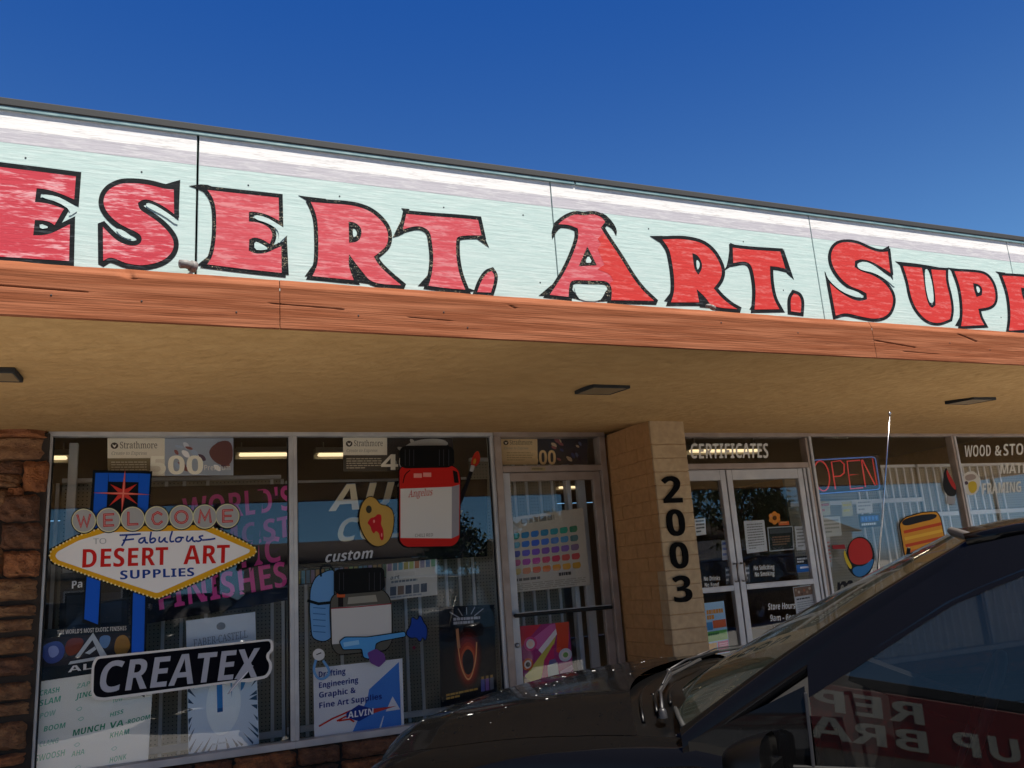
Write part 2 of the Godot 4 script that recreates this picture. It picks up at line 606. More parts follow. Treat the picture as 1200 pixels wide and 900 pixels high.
# ================================================================ build
func _ready() -> void:
	# --- camera, sky, sun, exposure
	var cam := Camera3D.new()
	cam.name = "camera"
	add_child(cam)
	cam.transform = Transform3D(Basis(RT, UPV, -FW), CAM)
	cam.fov = rad_to_deg(2.0 * atan(450.0 / FL))
	cam.near = 0.05
	cam.far = 600.0
	cam.current = true
	var env := Environment.new()
	env.background_mode = Environment.BG_SKY
	var sm := ProceduralSkyMaterial.new()
	sm.sky_top_color = Color(0.045, 0.205, 0.44)
	sm.sky_horizon_color = Color(0.47, 0.67, 0.81)
	sm.sky_curve = 0.15
	sm.ground_bottom_color = Color(0.30, 0.29, 0.28)
	sm.ground_horizon_color = Color(0.45, 0.50, 0.55)
	sm.sun_angle_max = 3.0
	var sky := Sky.new()
	sky.sky_material = sm
	env.sky = sky
	env.tonemap_mode = Environment.TONE_MAPPER_LINEAR
	env.tonemap_exposure = 2.1
	env.sdfgi_enabled = true
	env.ssao_enabled = true
	env.ssil_enabled = true
	var we := WorldEnvironment.new()
	we.name = "world_environment"
	we.environment = env
	add_child(we)
	var sun := DirectionalLight3D.new()
	sun.name = "sun"
	sun.light_energy = 1.6
	sun.light_color = Color(1.0, 0.965, 0.91)
	sun.light_angular_distance = 0.5
	sun.shadow_enabled = true
	add_child(sun)
	sun.look_at_from_position(Vector3(0.30, 2.05, 1.0) * 20.0, Vector3.ZERO)
	for f in [["sb", "Droid Sans", 700], ["s", "Droid Sans", 400], ["r", "Droid Serif", 400], ["rb", "Droid Serif", 700], ["m", "Droid Sans Mono", 400]]:
		var sf := SystemFont.new()
		sf.font_names = PackedStringArray([f[1]])
		sf.font_weight = f[2]
		FONT[f[0]] = sf
	make_materials()
	M.stub = mat(Color(0.42, 0.41, 0.40), 0.6)
	build_ground()
	store = thing("art_supply_store", "art supply store with painted fascia sign, deep canopy and glass front", "shop")
	build_shell()
	build_canopy()
	build_sign()
	build_front()
	build_column()
	build_stone()
	build_display()
	build_prints()
	build_car()
	build_behind()

func structure(o: Node) -> void:
	o.set_meta("kind", "structure")

func build_ground() -> void:
	structure(bar("ground", self, -90, 90, -0.2, 0.0, 2.0, 120, M.asphalt, 0.0005))
	structure(bar("sidewalk", self, -14, 22, -0.2, 0.13, -0.15, 1.85, M.concrete, 0.012))
	structure(bar("kerb", self, -14, 22, -0.2, 0.105, 1.855, 2.0, M.concrete, 0.012))
	structure(bar("rear_ground", self, -90, 90, -0.2, -0.02, -60, -10.5, M.asphalt, 0.0005))

func build_shell() -> void:
	var D := M.dark_room as Material
	bar("shop_floor", store, -4.0, 10.4, -0.1, 0.12, -9.8, -0.16, M.room_floor)
	bar("shop_ceiling", store, -4.0, 10.4, 2.80, 2.90, -9.8, -0.06, D)
	bar("back_wall", store, -4.0, 10.4, 0.12, 2.795, -10.0, -9.85, D)
	bar("side_wall", store, -4.2, -4.0, 0.0, 2.9, -10.0, -0.06, M.ochre)
	bar("side_wall", store, 10.4, 10.6, 0.0, 2.9, -10.0, -0.06, M.ochre)
	bar("roof_deck", store, -4.6, 10.9, 2.92, 3.04, -10.2, ZP - 0.12, M.flash_dark)
	bar("header_wall", store, -3.99, 10.39, HEAD + 0.02, 2.795, -0.16, -0.02, D)
	bar("front_wall", store, -4.2, -0.74, 0.0, HEAD, -0.25, -0.02, M.mortar)
	bar("front_wall", store, 8.90, 10.6, 0.0, HEAD, -0.25, 0.0, M.ochre)

func build_canopy() -> void:
	var yf := at(400, 389.2, ZB).y
	var n := FastNoiseLite.new()
	n.seed = 4
	n.frequency = 0.55
	n.fractal_octaves = 3
	# stucco underside, gently wavy, falling towards the beam
	mi("soffit", grid(150, 36, func(u, v):
		var x := lerpf(-4.4, 10.7, u)
		var z := lerpf(-0.05, ZB - 0.012, v)
		return Vector3(x, lerpf(HEAD + 0.004, yf + 0.012, v) + n.get_noise_2d(x * 1.3, z * 2.2) * 0.020 * sin(v * PI), z), true), M.soffit, store)
	bar("canopy_end", store, -4.55, -4.42, yf, 3.03, 0.0, ZP - 0.13, M.ochre)
	bar("canopy_end", store, 10.72, 10.85, yf, 3.03, 0.0, ZP - 0.13, M.ochre)
	# weathered beam with its cracks
	var top := at(400, 331.5, ZB).y
	var cracks := []
	for c in [[-60, 330, 100, 342, .009, .0022], [124, 316, 160, 327, .014, .004], [328, 331.5, 450, 341, .012, .002], [318, 355.5, 402, 362.5, .009, .002],
			[590, 351.5, 619, 354, .014, .004], [596, 357, 606, 362, .008, .003], [1026, 399, 1072, 407, .010, .0025], [1122, 391, 1144, 400, .010, .0025],
			[860, 368, 905, 372, .005, .002], [480, 372, 530, 376, .004, .002], [1060, 412, 1100, 415, .005, .002]]:
		var a := at(c[0], c[1], ZB)
		var b := at(c[2], c[3], ZB)
		cracks.append([Vector2(a.x, a.y), Vector2(b.x, b.y), c[4], c[5]])
	var wn := FastNoiseLite.new()
	wn.seed = 9
	wn.frequency = 1.0
	wn.fractal_octaves = 4
	var cuts := [-4.6, at(-420, 340, ZB).x, at(328, 360, ZB).x, at(1026, 410, ZB).x, 6.9, 10.9]
	var rows := 84
	for k in cuts.size() - 1:
		var x0: float = cuts[k] + 0.0012
		var x1: float = cuts[k + 1] - 0.0012
		var cols := int(ceil((x1 - x0) / 0.014))
		mi("beam_board", grid(cols, rows, func(u, v):
			var x := lerpf(x0, x1, u)
			var j := int(round(v * rows))
			if j == 0:
				return Vector3(x, yf + 0.02, ZB - 0.016)
			if j == 1:
				return Vector3(x, yf, ZB - 0.006)
			if j == rows:
				return Vector3(x, top, ZP + 0.004)
			if j == rows - 1:
				return Vector3(x, top, ZB - 0.022)
			if j == rows - 2:
				return Vector3(x, top - 0.002 + wn.get_noise_2d(x * 3.0, 7.0) * 0.003, ZB - 0.013)
			var y := lerpf(yf + 0.003, top - 0.032, (j - 2.0) / (rows - 5.0))
			if y > top - 0.033:
				y = top - 0.032
			var d := wn.get_noise_2d(x * 1.2 + k * 9.0, y * 26.0) * 0.0010 + wn.get_noise_2d(x * 0.9, y * 90.0) * 0.0003
			var p := Vector2(x, y)
			for c in cracks:
				var q := Geometry2D.get_closest_point_to_segment(p, c[0], c[1])
				var w: float = c[3] * (0.6 + 0.8 * absf(wn.get_noise_2d(x * 6.0, c[2] * 500.0)))
				d -= c[2] * exp(-pow((p - q).length() / w, 2.0))
			return Vector3(x, y, ZB + d)), M.wood, store)
	# roof edge
	bar("roof_flashing", store, -4.6, 10.9, at(400, 175.8, ZP + 0.014).y, at(400, 167.5, ZP + 0.014).y, ZP - 0.2, ZP + 0.014, M.flash_dark, 0.004)
	for k in 5:
		var xa := -4.6 + k * 3.1
		bar("drip_edge", store, xa + 0.002, xa + 3.098, at(400, 180.5, ZP + 0.009).y, at(400, 175.9, ZP + 0.009).y, ZP + 0.003, ZP + 0.010, M.flash_teal, 0.003)
	var nails := RandomNumberGenerator.new()
	nails.seed = 5
	var nail_mesh := lathe([[0.0, 0.0016], [0.0022, 0.0012], [0.0032, 0.0]], 10)
	for q in [[166, 201.5], [291, 217], [613, 252], [633, 331], [871, 283], [918, 340], [1079, 314], [1173, 372], [30, 185], [398, 230], [520, 243], [760, 268], [1010, 300]]:
		var p := at(q[0], q[1], ZP)
		var o := mi("nail_head", nail_mesh, M.flash_dark, store, p + Vector3(0, 0, 0.0006))
		o.rotation.x = PI / 2
	for q in [[166, 353], [277, 366], [520, 366], [548, 384], [845, 378], [935, 390], [1113, 402], [1160, 410], [60, 346], [420, 370]]:
		var o := mi("nail_head", nail_mesh, M.flash_dark, store, at(q[0], q[1], ZB) + Vector3(0, 0, 0.001))
		o.rotation.x = PI / 2
	for c in [[218, 307.5, 0.020, "small grey conduit stub on the beam ledge beside the first seam"], [831, 356, 0.012, "small grey conduit stub on the beam ledge by the full stop"]]:
		var cs := thing("conduit_stub", c[3], "conduit stub", at(c[0], c[1] + 4.0, ZP + 0.03), 0, "conduit stubs on the ledge")
		var tb := mi("pipe", tube(PackedVector3Array([Vector3(-0.02, 0, 0.012), Vector3(0.0, 0.004, 0.006), Vector3(0.022, 0.0, -0.004)]), c[2] * 0.75, 10), M.stub, cs)
		mi("collar", tube(PackedVector3Array([Vector3(0.014, 0.001, 0.0), Vector3(0.030, 0.0, -0.008)]), c[2], 10), M.stub, cs)
	for c in [[705.5, 457], [1137, 470], [-14, 440]]:
		# recessed lights in the soffit
		var d := ray(c[0], c[1])
		var m := (yf - HEAD) / ZB
		var t := (HEAD + m * CAM.z - CAM.y) / (d.y - m * d.z)
		var p := CAM + d * t
		var names := {705.5: "square soffit light with dark rim between the entrance door and the T", 1137.0: "square soffit light with dark rim above the OPEN sign window", -14.0: "square soffit light with dark rim above the stone pier"}
		var o := thing("soffit_light", names[float(c[0])], "ceiling light", p - Vector3(0, 0.004, 0), 0, "soffit lights")
		o.rotation.x = -atan(m)
		for s in [-1, 1]:
			bar("rim", o, -0.1105, 0.1105, -0.004, 0.02, s * 0.105 - 0.0055, s * 0.105 + 0.0055, M.flash_dark)
			bar("rim", o, s * 0.105 - 0.0055, s * 0.105 + 0.0055, -0.0037, 0.02, -0.0994, 0.0994, M.flash_dark)
		bar("lens", o, -0.0994, 0.0994, -0.002, 0.01, -0.0994, 0.0994, M.soffit_lens)

func zm(ox: float, oy: float, a: Array) -> PackedVector2Array:
	var r := PackedVector2Array()
	for p in a:
		r.append(Vector2(ox + p[0] / 5.0, oy + p[1] / 5.0))
	return r

func face_px(st: SurfaceTool, pts: PackedVector2Array, dz: float, o: Vector3) -> void:
	var w := PackedVector3Array()
	var f := PackedVector2Array()
	for p in pts:
		var q := at(p.x, p.y, ZP)
		q.z = ZP + dz
		w.append(q - o)
		f.append(Vector2(q.x, q.y))
	var idx := Geometry2D.triangulate_polygon(f)
	for i in range(0, idx.size(), 3):
		ftri(st, w[idx[i]], w[idx[i + 1]], w[idx[i + 2]], Vector3(0, 0, 1))

func build_sign() -> void:
	var sign := part("fascia_sign", store, Vector3(2.0, 2.4, ZP))
	sign.set_meta("label", "pale mint fascia board with white top stripe and red outlined lettering")
	var o := sign.position
	var ytop := at(400, 173, ZP + 0.02).y
	var yw := at(400, 199.5, ZP).y
	var yl := at(400, 213.5, ZP).y
	var ybot := 2.33
	var x0 := 0.0812
	for k in range(-4, 8):
		var a := x0 + k * 1.403 + 0.002
		var b := a + 1.399
		if k == 0:
			a += 0.003
		bar("panel_board", sign, a - o.x, b - o.x, ybot - o.y, ytop - o.y, -0.02, 0.0, M.mint, 0.002)
		bar("white_stripe", sign, a + .001 - o.x, b - .001 - o.x, yw - o.y, ytop - o.y, -0.015, 0.0005, M.white_paint, 0.0002)
		bar("lavender_stripe", sign, a + .001 - o.x, b - .001 - o.x, yl - o.y, yw - 0.0004 - o.y, -0.015, 0.0004, M.lavender, 0.0002)
	var L := []
	# letters traced as red shapes; [name, origin, red, pale counters, black counters, points of the outline, outline width, fresh part]
	var P := [[790, 390], [900, 395], [970, 405], [1010, 450], [1030, 510], [1030, 570], [1000, 600], [930, 610], [940, 660], [965, 705], [830, 712], [840, 640], [835, 550], [820, 470]]
	var P2 := []
	var Pc := [[900, 460], [930, 465], [955, 490], [950, 530], [920, 540], [905, 500]]
	var Pc2 := []
	var Pm := [[915, 475], [935, 485], [940, 510], [925, 520]]
	var Pm2 := []
	for q in P:
		P2.append([q[0] + 280, q[1] + 26])
	for q in Pc:
		Pc2.append([q[0] + 280, q[1] + 26])
	for q in Pm:
		Pm2.append([q[0] + 280, q[1] + 26])
	L.append(["letter_e", 0, 170, [[-75, 118], [0, 130], [250, 160], [445, 185], [435, 320], [330, 275], [260, 258], [215, 255], [205, 335], [260, 340], [310, 352], [375, 375], [320, 470], [290, 450], [250, 442], [205, 440], [195, 530], [250, 530], [300, 520], [360, 490], [410, 465], [405, 680], [-75, 650]],
		[[[245, 290], [330, 300], [400, 335], [470, 378], [400, 425], [415, 385], [340, 335], [245, 310]], [[232, 460], [295, 485], [235, 495]]], [], [], 34, "red_worn", "black_paint"])
	L.append(["letter_s", 0, 170, [[720, 225], [800, 225], [880, 235], [960, 258], [1018, 262], [1020, 405], [960, 360], [890, 325], [840, 318], [808, 340], [815, 375], [850, 400], [920, 445], [980, 500], [1020, 560], [1015, 620], [975, 665], [920, 692], [830, 708], [740, 695], [680, 668], [640, 658], [605, 680], [603, 480], [640, 520], [690, 565], [750, 590], [800, 592], [830, 570], [830, 535], [800, 510], [740, 485], [680, 450], [630, 400], [605, 350], [610, 300], [640, 260], [680, 238]],
		[[[860, 340], [900, 350], [960, 385], [1045, 445], [1040, 475], [960, 415], [880, 375], [855, 358]], [[680, 490], [720, 500], [775, 540], [765, 555], [720, 540], [690, 515]]], [], [[[960, 232], [1056, 204], [1046, 442], [1012, 415]]], 34, "red_worn", "black_paint"])
	L.append(["letter_e", 200, 190, [[215, 165], [400, 185], [632, 210], [635, 345], [560, 305], [480, 290], [458, 295], [458, 350], [520, 355], [580, 385], [600, 430], [580, 480], [540, 455], [490, 440], [460, 455], [457, 520], [500, 540], [560, 535], [620, 505], [648, 495], [650, 650], [450, 630], [215, 600], [245, 555], [262, 470], [268, 380], [265, 270], [245, 205]],
		[[[490, 310], [560, 325], [620, 360], [672, 393], [690, 425], [660, 450], [625, 485], [635, 430], [625, 395], [570, 360], [490, 335]], [[490, 465], [530, 480], [575, 510], [540, 518], [490, 515]]], [], [[[105, 140], [200, 128], [260, 150], [240, 200], [160, 160]], [[150, 607], [215, 555], [240, 610]], [[645, 490], [680, 430], [692, 662], [645, 655]]], 28, "red_faded", "black_worn"])
	L.append(["letter_r", 400, 190, [[-180, 235], [-60, 245], [30, 250], [110, 265], [180, 295], [240, 350], [270, 400], [275, 450], [265, 490], [235, 520], [190, 555], [215, 600], [270, 655], [350, 722], [180, 712], [120, 640], [80, 590], [45, 540], [40, 600], [60, 660], [72, 692], [0, 685], [-170, 668], [-145, 620], [-135, 560], [-135, 450], [-140, 340], [-160, 275]],
		[[[65, 390], [85, 400], [92, 425], [80, 440], [68, 440]]], [[[42, 350], [80, 355], [110, 380], [120, 410], [110, 450], [85, 470], [45, 472]]], [[[-255, 195], [-180, 205], [-90, 215], [-150, 262]], [[-215, 670], [-165, 600], [-150, 668]], [[45, 540], [165, 715], [60, 700]]], 28, "red_faded", "black_worn"])
	L.append(["letter_t", 400, 190, [[380, 305], [520, 318], [700, 330], [800, 340], [820, 430], [740, 430], [690, 435], [670, 450], [672, 560], [690, 660], [725, 748], [620, 740], [510, 725], [530, 660], [540, 560], [530, 470], [520, 410], [480, 380], [430, 375], [360, 395]],
		[], [], [[[350, 270], [400, 275], [380, 310]], [[300, 443], [345, 350], [400, 395], [345, 432]], [[775, 438], [832, 425], [866, 502], [820, 470]], [[448, 726], [512, 655], [520, 728]], [[700, 730], [735, 735], [790, 755], [720, 765]]], 26, "red_faded", "black_worn"])
	L.append(["full_stop", 400, 190, [[795, 762], [815, 705], [850, 650], [880, 640], [898, 665], [890, 720], [875, 765]], [], [], [], 24, "red_faded", "black_worn"])
	L.append(["letter_a", 620, 220, [[170, 215], [210, 180], [270, 155], [320, 165], [370, 155], [420, 170], [445, 200], [420, 235], [440, 270], [480, 330], [540, 420], [600, 520], [660, 600], [730, 665], [480, 660], [485, 600], [470, 560], [440, 545], [350, 545], [260, 540], [235, 560], [230, 640], [120, 628], [180, 540], [220, 470], [260, 380], [290, 290], [285, 240], [240, 220], [200, 215]],
		[[[345, 395], [370, 440], [325, 442]], [[260, 570], [340, 572], [400, 570], [448, 590], [440, 625], [410, 668], [300, 662], [270, 620]]], [[[340, 345], [395, 455], [290, 460]]],
		[[[135, 305], [130, 250], [160, 190], [205, 170], [205, 225], [165, 250]], [[510, 285], [516, 250], [490, 200], [440, 150], [400, 150], [430, 220], [460, 225], [490, 245]], [[55, 634], [130, 570], [140, 635]], [[228, 640], [225, 560], [300, 660]], [[400, 668], [470, 580], [490, 665]]], 25, "red_faded", "black_worn"])
	L.append(["fresh_paint_patch", 620, 220, [[400, 300], [436, 268], [480, 330], [540, 420], [600, 520], [660, 600], [730, 663], [482, 658], [485, 600], [472, 560], [492, 545], [470, 505], [400, 480], [440, 452], [400, 360], [420, 330]], [], [], [], 0, "red_fresh", ""])
	L.append(["letter_r", 760, 230, [[80, 255], [180, 250], [270, 262], [330, 285], [380, 330], [415, 390], [430, 440], [420, 490], [380, 540], [420, 590], [480, 640], [520, 662], [370, 650], [330, 590], [280, 545], [295, 622], [130, 622], [150, 560], [148, 470], [135, 380], [120, 310]],
		[[[278, 372], [295, 385], [298, 410], [285, 435], [278, 410]]], [[[255, 335], [285, 345], [312, 390], [310, 430], [290, 460], [268, 430], [260, 380]]], [[[5, 233], [100, 232], [130, 250], [85, 285]], [[90, 614], [135, 555], [150, 622]], [[280, 545], [366, 655], [300, 650]]], 24, "red_fresh", "black_paint"])
	L.append(["letter_t", 760, 230, [[492, 302], [600, 315], [770, 325], [800, 425], [760, 415], [710, 410], [712, 500], [730, 600], [765, 662], [620, 664], [628, 560], [618, 470], [600, 400], [560, 380], [495, 392]],
		[], [], [[[478, 273], [520, 290], [500, 400], [438, 440], [462, 400]], [[790, 306], [852, 490], [795, 440]], [[590, 664], [625, 600], [640, 668]]], 23, "red_fresh", "black_paint"])
	L.append(["full_stop", 760, 230, [[833, 675], [830, 600], [850, 570], [880, 580], [895, 620], [890, 682]], [], [], [], 22, "red_fresh", "black_paint"])
	L.append(["letter_s", 960, 240, [[110, 225], [170, 218], [230, 230], [290, 260], [350, 280], [400, 275], [415, 400], [370, 370], [300, 330], [240, 318], [208, 330], [205, 365], [240, 390], [320, 415], [390, 465], [430, 530], [430, 590], [400, 650], [330, 672], [240, 655], [150, 632], [95, 650], [60, 460], [110, 505], [170, 545], [230, 568], [278, 555], [275, 520], [240, 500], [180, 480], [125, 435], [80, 370], [65, 310], [75, 260]],
		[[[220, 345], [260, 332], [310, 350], [370, 395], [432, 450], [445, 490], [390, 440], [320, 400], [250, 385], [222, 370]], [[28, 378], [60, 420], [120, 480], [190, 500], [240, 520], [245, 545], [200, 540], [130, 510], [80, 470], [45, 430]]], [], [[[355, 270], [408, 240], [432, 442], [410, 410]], [[30, 388], [70, 450], [95, 660], [78, 655]]], 20, "red_fresh", "black_paint"])
	L.append(["letter_u", 960, 240, [[490, 360], [600, 370], [610, 430], [620, 520], [640, 590], [660, 605], [680, 590], [678, 520], [655, 380], [740, 385], [740, 450], [765, 540], [775, 620], [765, 670], [700, 697], [630, 682], [570, 620], [535, 540], [520, 450]],
		[[[615, 380], [635, 378], [660, 460], [670, 560], [660, 580], [640, 570], [620, 480]]], [], [[[443, 331], [600, 348], [760, 378], [745, 395], [490, 370]]], 18, "red_fresh", "black_paint"])
	L.append(["letter_p", 960, 240, P, [Pm], [Pc], [[[750, 368], [810, 375], [790, 400]], [[795, 708], [832, 640], [840, 715]]], 18, "red_fresh", "black_paint"])
	L.append(["letter_p", 960, 240, P2, [Pm2], [Pc2], [[[1030, 390], [1090, 398], [1075, 425]]], 18, "red_fresh", "black_paint"])
	# the letters before and after, which stand outside the picture
	L.append(["letter_d", -130, 160, [[-60, 110], [200, 120], [380, 190], [450, 330], [420, 500], [300, 600], [100, 630], [-60, 620], [-20, 360]], [[[150, 250], [230, 290], [250, 380], [220, 450], [150, 470]]], [[[120, 220], [240, 250], [290, 380], [240, 490], [120, 500]]], [], 34, "red_worn", "black_paint"])
	for e in [["letter_l", 1380, [[0, 0], [70, 0], [70, 200], [150, 190], [160, 270], [0, 270]]], ["letter_i", 1585, [[0, 0], [70, 0], [70, 270], [0, 270]]], ["letter_e", 1690, [[0, 0], [150, 0], [150, 60], [70, 60], [70, 105], [130, 105], [130, 160], [70, 160], [70, 210], [150, 210], [150, 270], [0, 270]]], ["letter_s", 1870, [[0, 210], [90, 215], [90, 165], [0, 130], [0, 20], [150, 0], [150, 60], [70, 70], [70, 100], [160, 140], [160, 270], [0, 275]]]]:
		var pts := []
		for q in e[2]:
			pts.append([e[1] + q[0], 455 + (e[1] - 1300) * 0.11 + q[1] * (1.0 - (e[1] - 1300) * 0.0002)])
		L.append([e[0], 960, 240, pts, [], [], [], 16, "red_fresh", "black_paint"])
	var i := 0
	for e in L:
		var red := soften(zm(e[1], e[2], e[3]))
		var mesh := ArrayMesh.new()
		var c := Vector3.ZERO
		for p in red:
			c += at(p.x, p.y, ZP) / red.size()
		c.z = ZP
		var base := 0.0009 + (i % 3) * 0.00025
		var lay := func(polys: Array, dz: float, m: Material):
			if polys.is_empty():
				return
			var st := SurfaceTool.new()
			st.begin(Mesh.PRIMITIVE_TRIANGLES)
			var k := 0
			for p in polys:
				face_px(st, p, dz + k * 0.00006, c)
				k += 1
			st.commit(mesh)
			mesh.surface_set_material(mesh.get_surface_count() - 1, m)
		if e[7] > 0:
			var blacks := []
			for p in Geometry2D.offset_polygon(red, e[7] / 5.0 * 0.87, Geometry2D.JOIN_MITER):
				if not Geometry2D.is_polygon_clockwise(p):
					blacks.append(p)
			if blacks.is_empty():
				for p in Geometry2D.offset_polygon(red, e[7] / 5.0 * 0.87, Geometry2D.JOIN_MITER):
					blacks.append(p)
			for p in e[6]:
				blacks.append(soften(zm(e[1], e[2], p), 1))
			lay.call(blacks, base, M[e[9]])
		lay.call([red], base + 0.0010 + (0.0004 if e[7] == 0 else 0.0), M[e[8]])
		var bl := []
		for p in e[5]:
			bl.append(soften(zm(e[1], e[2], p)))
		lay.call(bl, base + 0.0016, M[e[9]] if e[9] != "" else M.black_paint)
		var pale := []
		for p in e[4]:
			pale.append(smooth(Array(zm(e[1], e[2], p)), true, 1))
		lay.call(pale, base + 0.0021, M.mint)
		var node := MeshInstance3D.new()
		node.name = e[0]
		node.mesh = mesh
		sign.add_child(node, true)
		node.position = c - o
		i += 1

func pane(parent: Node, x0: float, x1: float, y0: float, y1: float) -> void:
	bar("pane", parent, x0, x1, y0, y1, -0.003, 0.003, M.glass, 0.0005)

func build_front() -> void:
	# glazing of the shop front; frames stand 5 cm proud and behind the glass
	var A := M.alu as Material
	var B := M.bronze as Material
	var xl := at(57, 512).x
	var xm := at(342.3, 511).x
	var xd := at(576, 511).x
	var xr := at(704.5, 511).x
	for w in [[xl, xm, "pane of window behind the welcome sign"], [xm, xd, "pane of window behind the bottle cut-outs"]]:
		var n := part("window", store, Vector3((w[0] + w[1]) / 2, SILL, 0))
		var h: float = (w[1] - w[0]) / 2
		bar("head_rail", n, -h, h, HEAD - SILL - 0.028, HEAD - SILL, -0.04, 0.035, A)
		bar("sill_rail", n, -h, h, 0.0, 0.042, -0.04, 0.045, A)
		bar("jamb", n, -h, -h + 0.027, 0.0425, HEAD - SILL - 0.0285, -0.04, 0.034, A)
		bar("jamb", n, h - 0.027, h, 0.0425, HEAD - SILL - 0.0285, -0.04, 0.034, A)
		for s in [-1, 1]:
			bar("gasket", n, s * (h - 0.031) - 0.0035, s * (h - 0.031) + 0.0035, 0.05, HEAD - SILL - 0.035, -0.012, 0.012, M.gasket, 0.001)
		pane(n, -h + 0.028, h - 0.028, 0.043, HEAD - SILL - 0.029)
	# entrance door with transom
	var yt1 := at(640, 546.3).y
	var yt0 := at(640, 553.5).y
	var n := part("transom_window", store, Vector3((xd + xr) / 2, yt0, 0))
	var h := (xr - xd) / 2
	bar("head_rail", n, -h, h, HEAD - yt0 - 0.036, HEAD - yt0 + 0.004, -0.05, 0.055, B)
	bar("transom_bar", n, -h + 0.053, h - 0.053, 0.0, yt1 - yt0, -0.05, 0.052, B)
	pane(n, -h + 0.054, h - 0.054, yt1 - yt0 + 0.001, HEAD - yt0 - 0.037)
	bar("jamb", n, -h, -h + 0.052, 0.13 - yt0, HEAD - yt0 - 0.0365, -0.05, 0.054, B)
	bar("jamb", n, h - 0.052, h, 0.13 - yt0, HEAD - yt0 - 0.0365, -0.05, 0.054, B)
	var d := part("entrance_door", store, Vector3((xd + xr) / 2, 0.14, 0))
	var hw := h - 0.056
	var dh := yt0 - 0.003 - 0.14
	bar("stile", d, -hw, -hw + 0.062, 0, dh, -0.022, 0.022, A)
	bar("stile", d, hw - 0.062, hw, 0, dh, -0.022, 0.022, B)
	bar("top_rail", d, -hw + 0.0625, hw - 0.0625, dh - 0.062, dh, -0.022, 0.022, B)
	bar("bottom_rail", d, -hw + 0.0625, hw - 0.0625, 0, 0.22, -0.022, 0.022, A)
	pane(d, -hw + 0.063, hw - 0.063, 0.2205, dh - 0.0625)
	var yb := at(655, 716.5).y - 0.14
	var bar_o := bar("push_bar", d, -hw + 0.01, hw - 0.02, yb - 0.013, yb + 0.013, 0.045, 0.075, M.gasket, 0.006)
	bar("push_bar_trim", d, -hw + 0.02, hw - 0.03, yb + 0.0135, yb + 0.019, 0.048, 0.07, A, 0.001)
	for s in [-1, 1]:
		bar("bracket", d, s * (hw - 0.03) - 0.012, s * (hw - 0.03) + 0.012, yb - 0.010, yb + 0.010, 0.0225, 0.0445, M.gasket)
	var lk := mi("lock", lathe([[0.0, 0.012], [0.010, 0.012], [0.017, 0.008], [0.018, 0.0], [0.0, 0.0]], 16), M.steel, d, Vector3(-hw + 0.031, at(596, 757).y - 0.14, 0.023))
	lk.rotation.x = PI / 2
	# double doors beyond the column, with their transom
	var x0 := 3.52
	var xc := at(858, 630).x
	var x1 := at(943, 511).x
	var ty1 := at(870, 543.5).y
	var ty0 := at(870, 550).y
	var t2 := part("transom_window", store, Vector3((x0 + x1) / 2, ty0, 0))
	var hh := (x1 - x0) / 2
	bar("head_rail", t2, -hh, hh, HEAD - ty0 - 0.034, HEAD - ty0 + 0.002, -0.05, 0.05, B)
	bar("transom_bar", t2, -hh, hh - 0.05, 0, ty1 - ty0, -0.05, 0.05, B)
	pane(t2, -hh, hh - 0.052, ty1 - ty0 + 0.001, HEAD - ty0 - 0.035)
	var ymr := at(900, 685.5).y
	for k in 2:
		var a := x0 + 0.01 if k == 0 else xc + 0.006
		var b := xc - 0.006 if k == 0 else x1 - 0.105
		var leaf := part("door_leaf", store, Vector3((a + b) / 2, 0.14, 0))
		var w := (b - a) / 2
		var lh := ty0 - 0.004 - 0.14
		bar("stile", leaf, -w, -w + 0.055, 0, lh, -0.022, 0.024, A)
		bar("stile", leaf, w - 0.055, w, 0, lh, -0.022, 0.024, A)
		bar("top_rail", leaf, -w + 0.0555, w - 0.0555, lh - 0.085, lh, -0.022, 0.024, A)
		bar("mid_rail", leaf, -w + 0.0555, w - 0.0555, ymr - 0.14 - 0.022, ymr - 0.14 + 0.022, -0.022, 0.026, A)
		bar("bottom_rail", leaf, -w + 0.0555, w - 0.0555, 0, 0.2, -0.022, 0.024, A)
		pane(leaf, -w + 0.056, w - 0.056, ymr - 0.14 + 0.0225, lh - 0.0855)
		pane(leaf, -w + 0.056, w - 0.056, 0.2005, ymr - 0.14 - 0.0225)
		var pull := part("pull_handle", leaf, Vector3(w - 0.03 if k == 0 else -w + 0.03, ymr - 0.14 + 0.12, 0.024))
		mi("grip", tube(PackedVector3Array([Vector3(0, -0.07, 0), Vector3(0, -0.07, 0.04), Vector3(0, 0.07, 0.04), Vector3(0, 0.07, 0)]), 0.009, 8), M.steel, pull)
	# side jambs right of the double doors, three thin ribs
	var rb := part("door_jamb", store, Vector3(x1 - 0.05, 0.13, 0))
	for k in 3:
		bar("rib", rb, -0.048 + k * 0.034, -0.022 + k * 0.034, 0, HEAD - 0.17 if k == 2 else ty0 - 0.13, -0.05, 0.03 + 0.012 * (k % 2), A if k < 2 else B)
	var xw := at(1113, 510).x
	for w in [[x1, xw], [xw, 8.9]]:
		var g := part("window", store, Vector3((w[0] + w[1]) / 2, SILL, 0))
		var q: float = (w[1] - w[0]) / 2
		bar("head_rail", g, -q, q, HEAD - SILL - 0.026, HEAD - SILL, -0.04, 0.035, B)
		bar("sill_rail", g, -q, q, 0.0, 0.042, -0.04, 0.045, A)
		bar("jamb", g, -q + 0.012, -q + 0.04, 0.0425, HEAD - SILL - 0.0265, -0.04, 0.034, A)
		bar("jamb", g, q - 0.027, q, 0.0425, HEAD - SILL - 0.0265, -0.04, 0.034, B)
		pane(g, -q + 0.041, q - 0.028, 0.043, HEAD - SILL - 0.027)

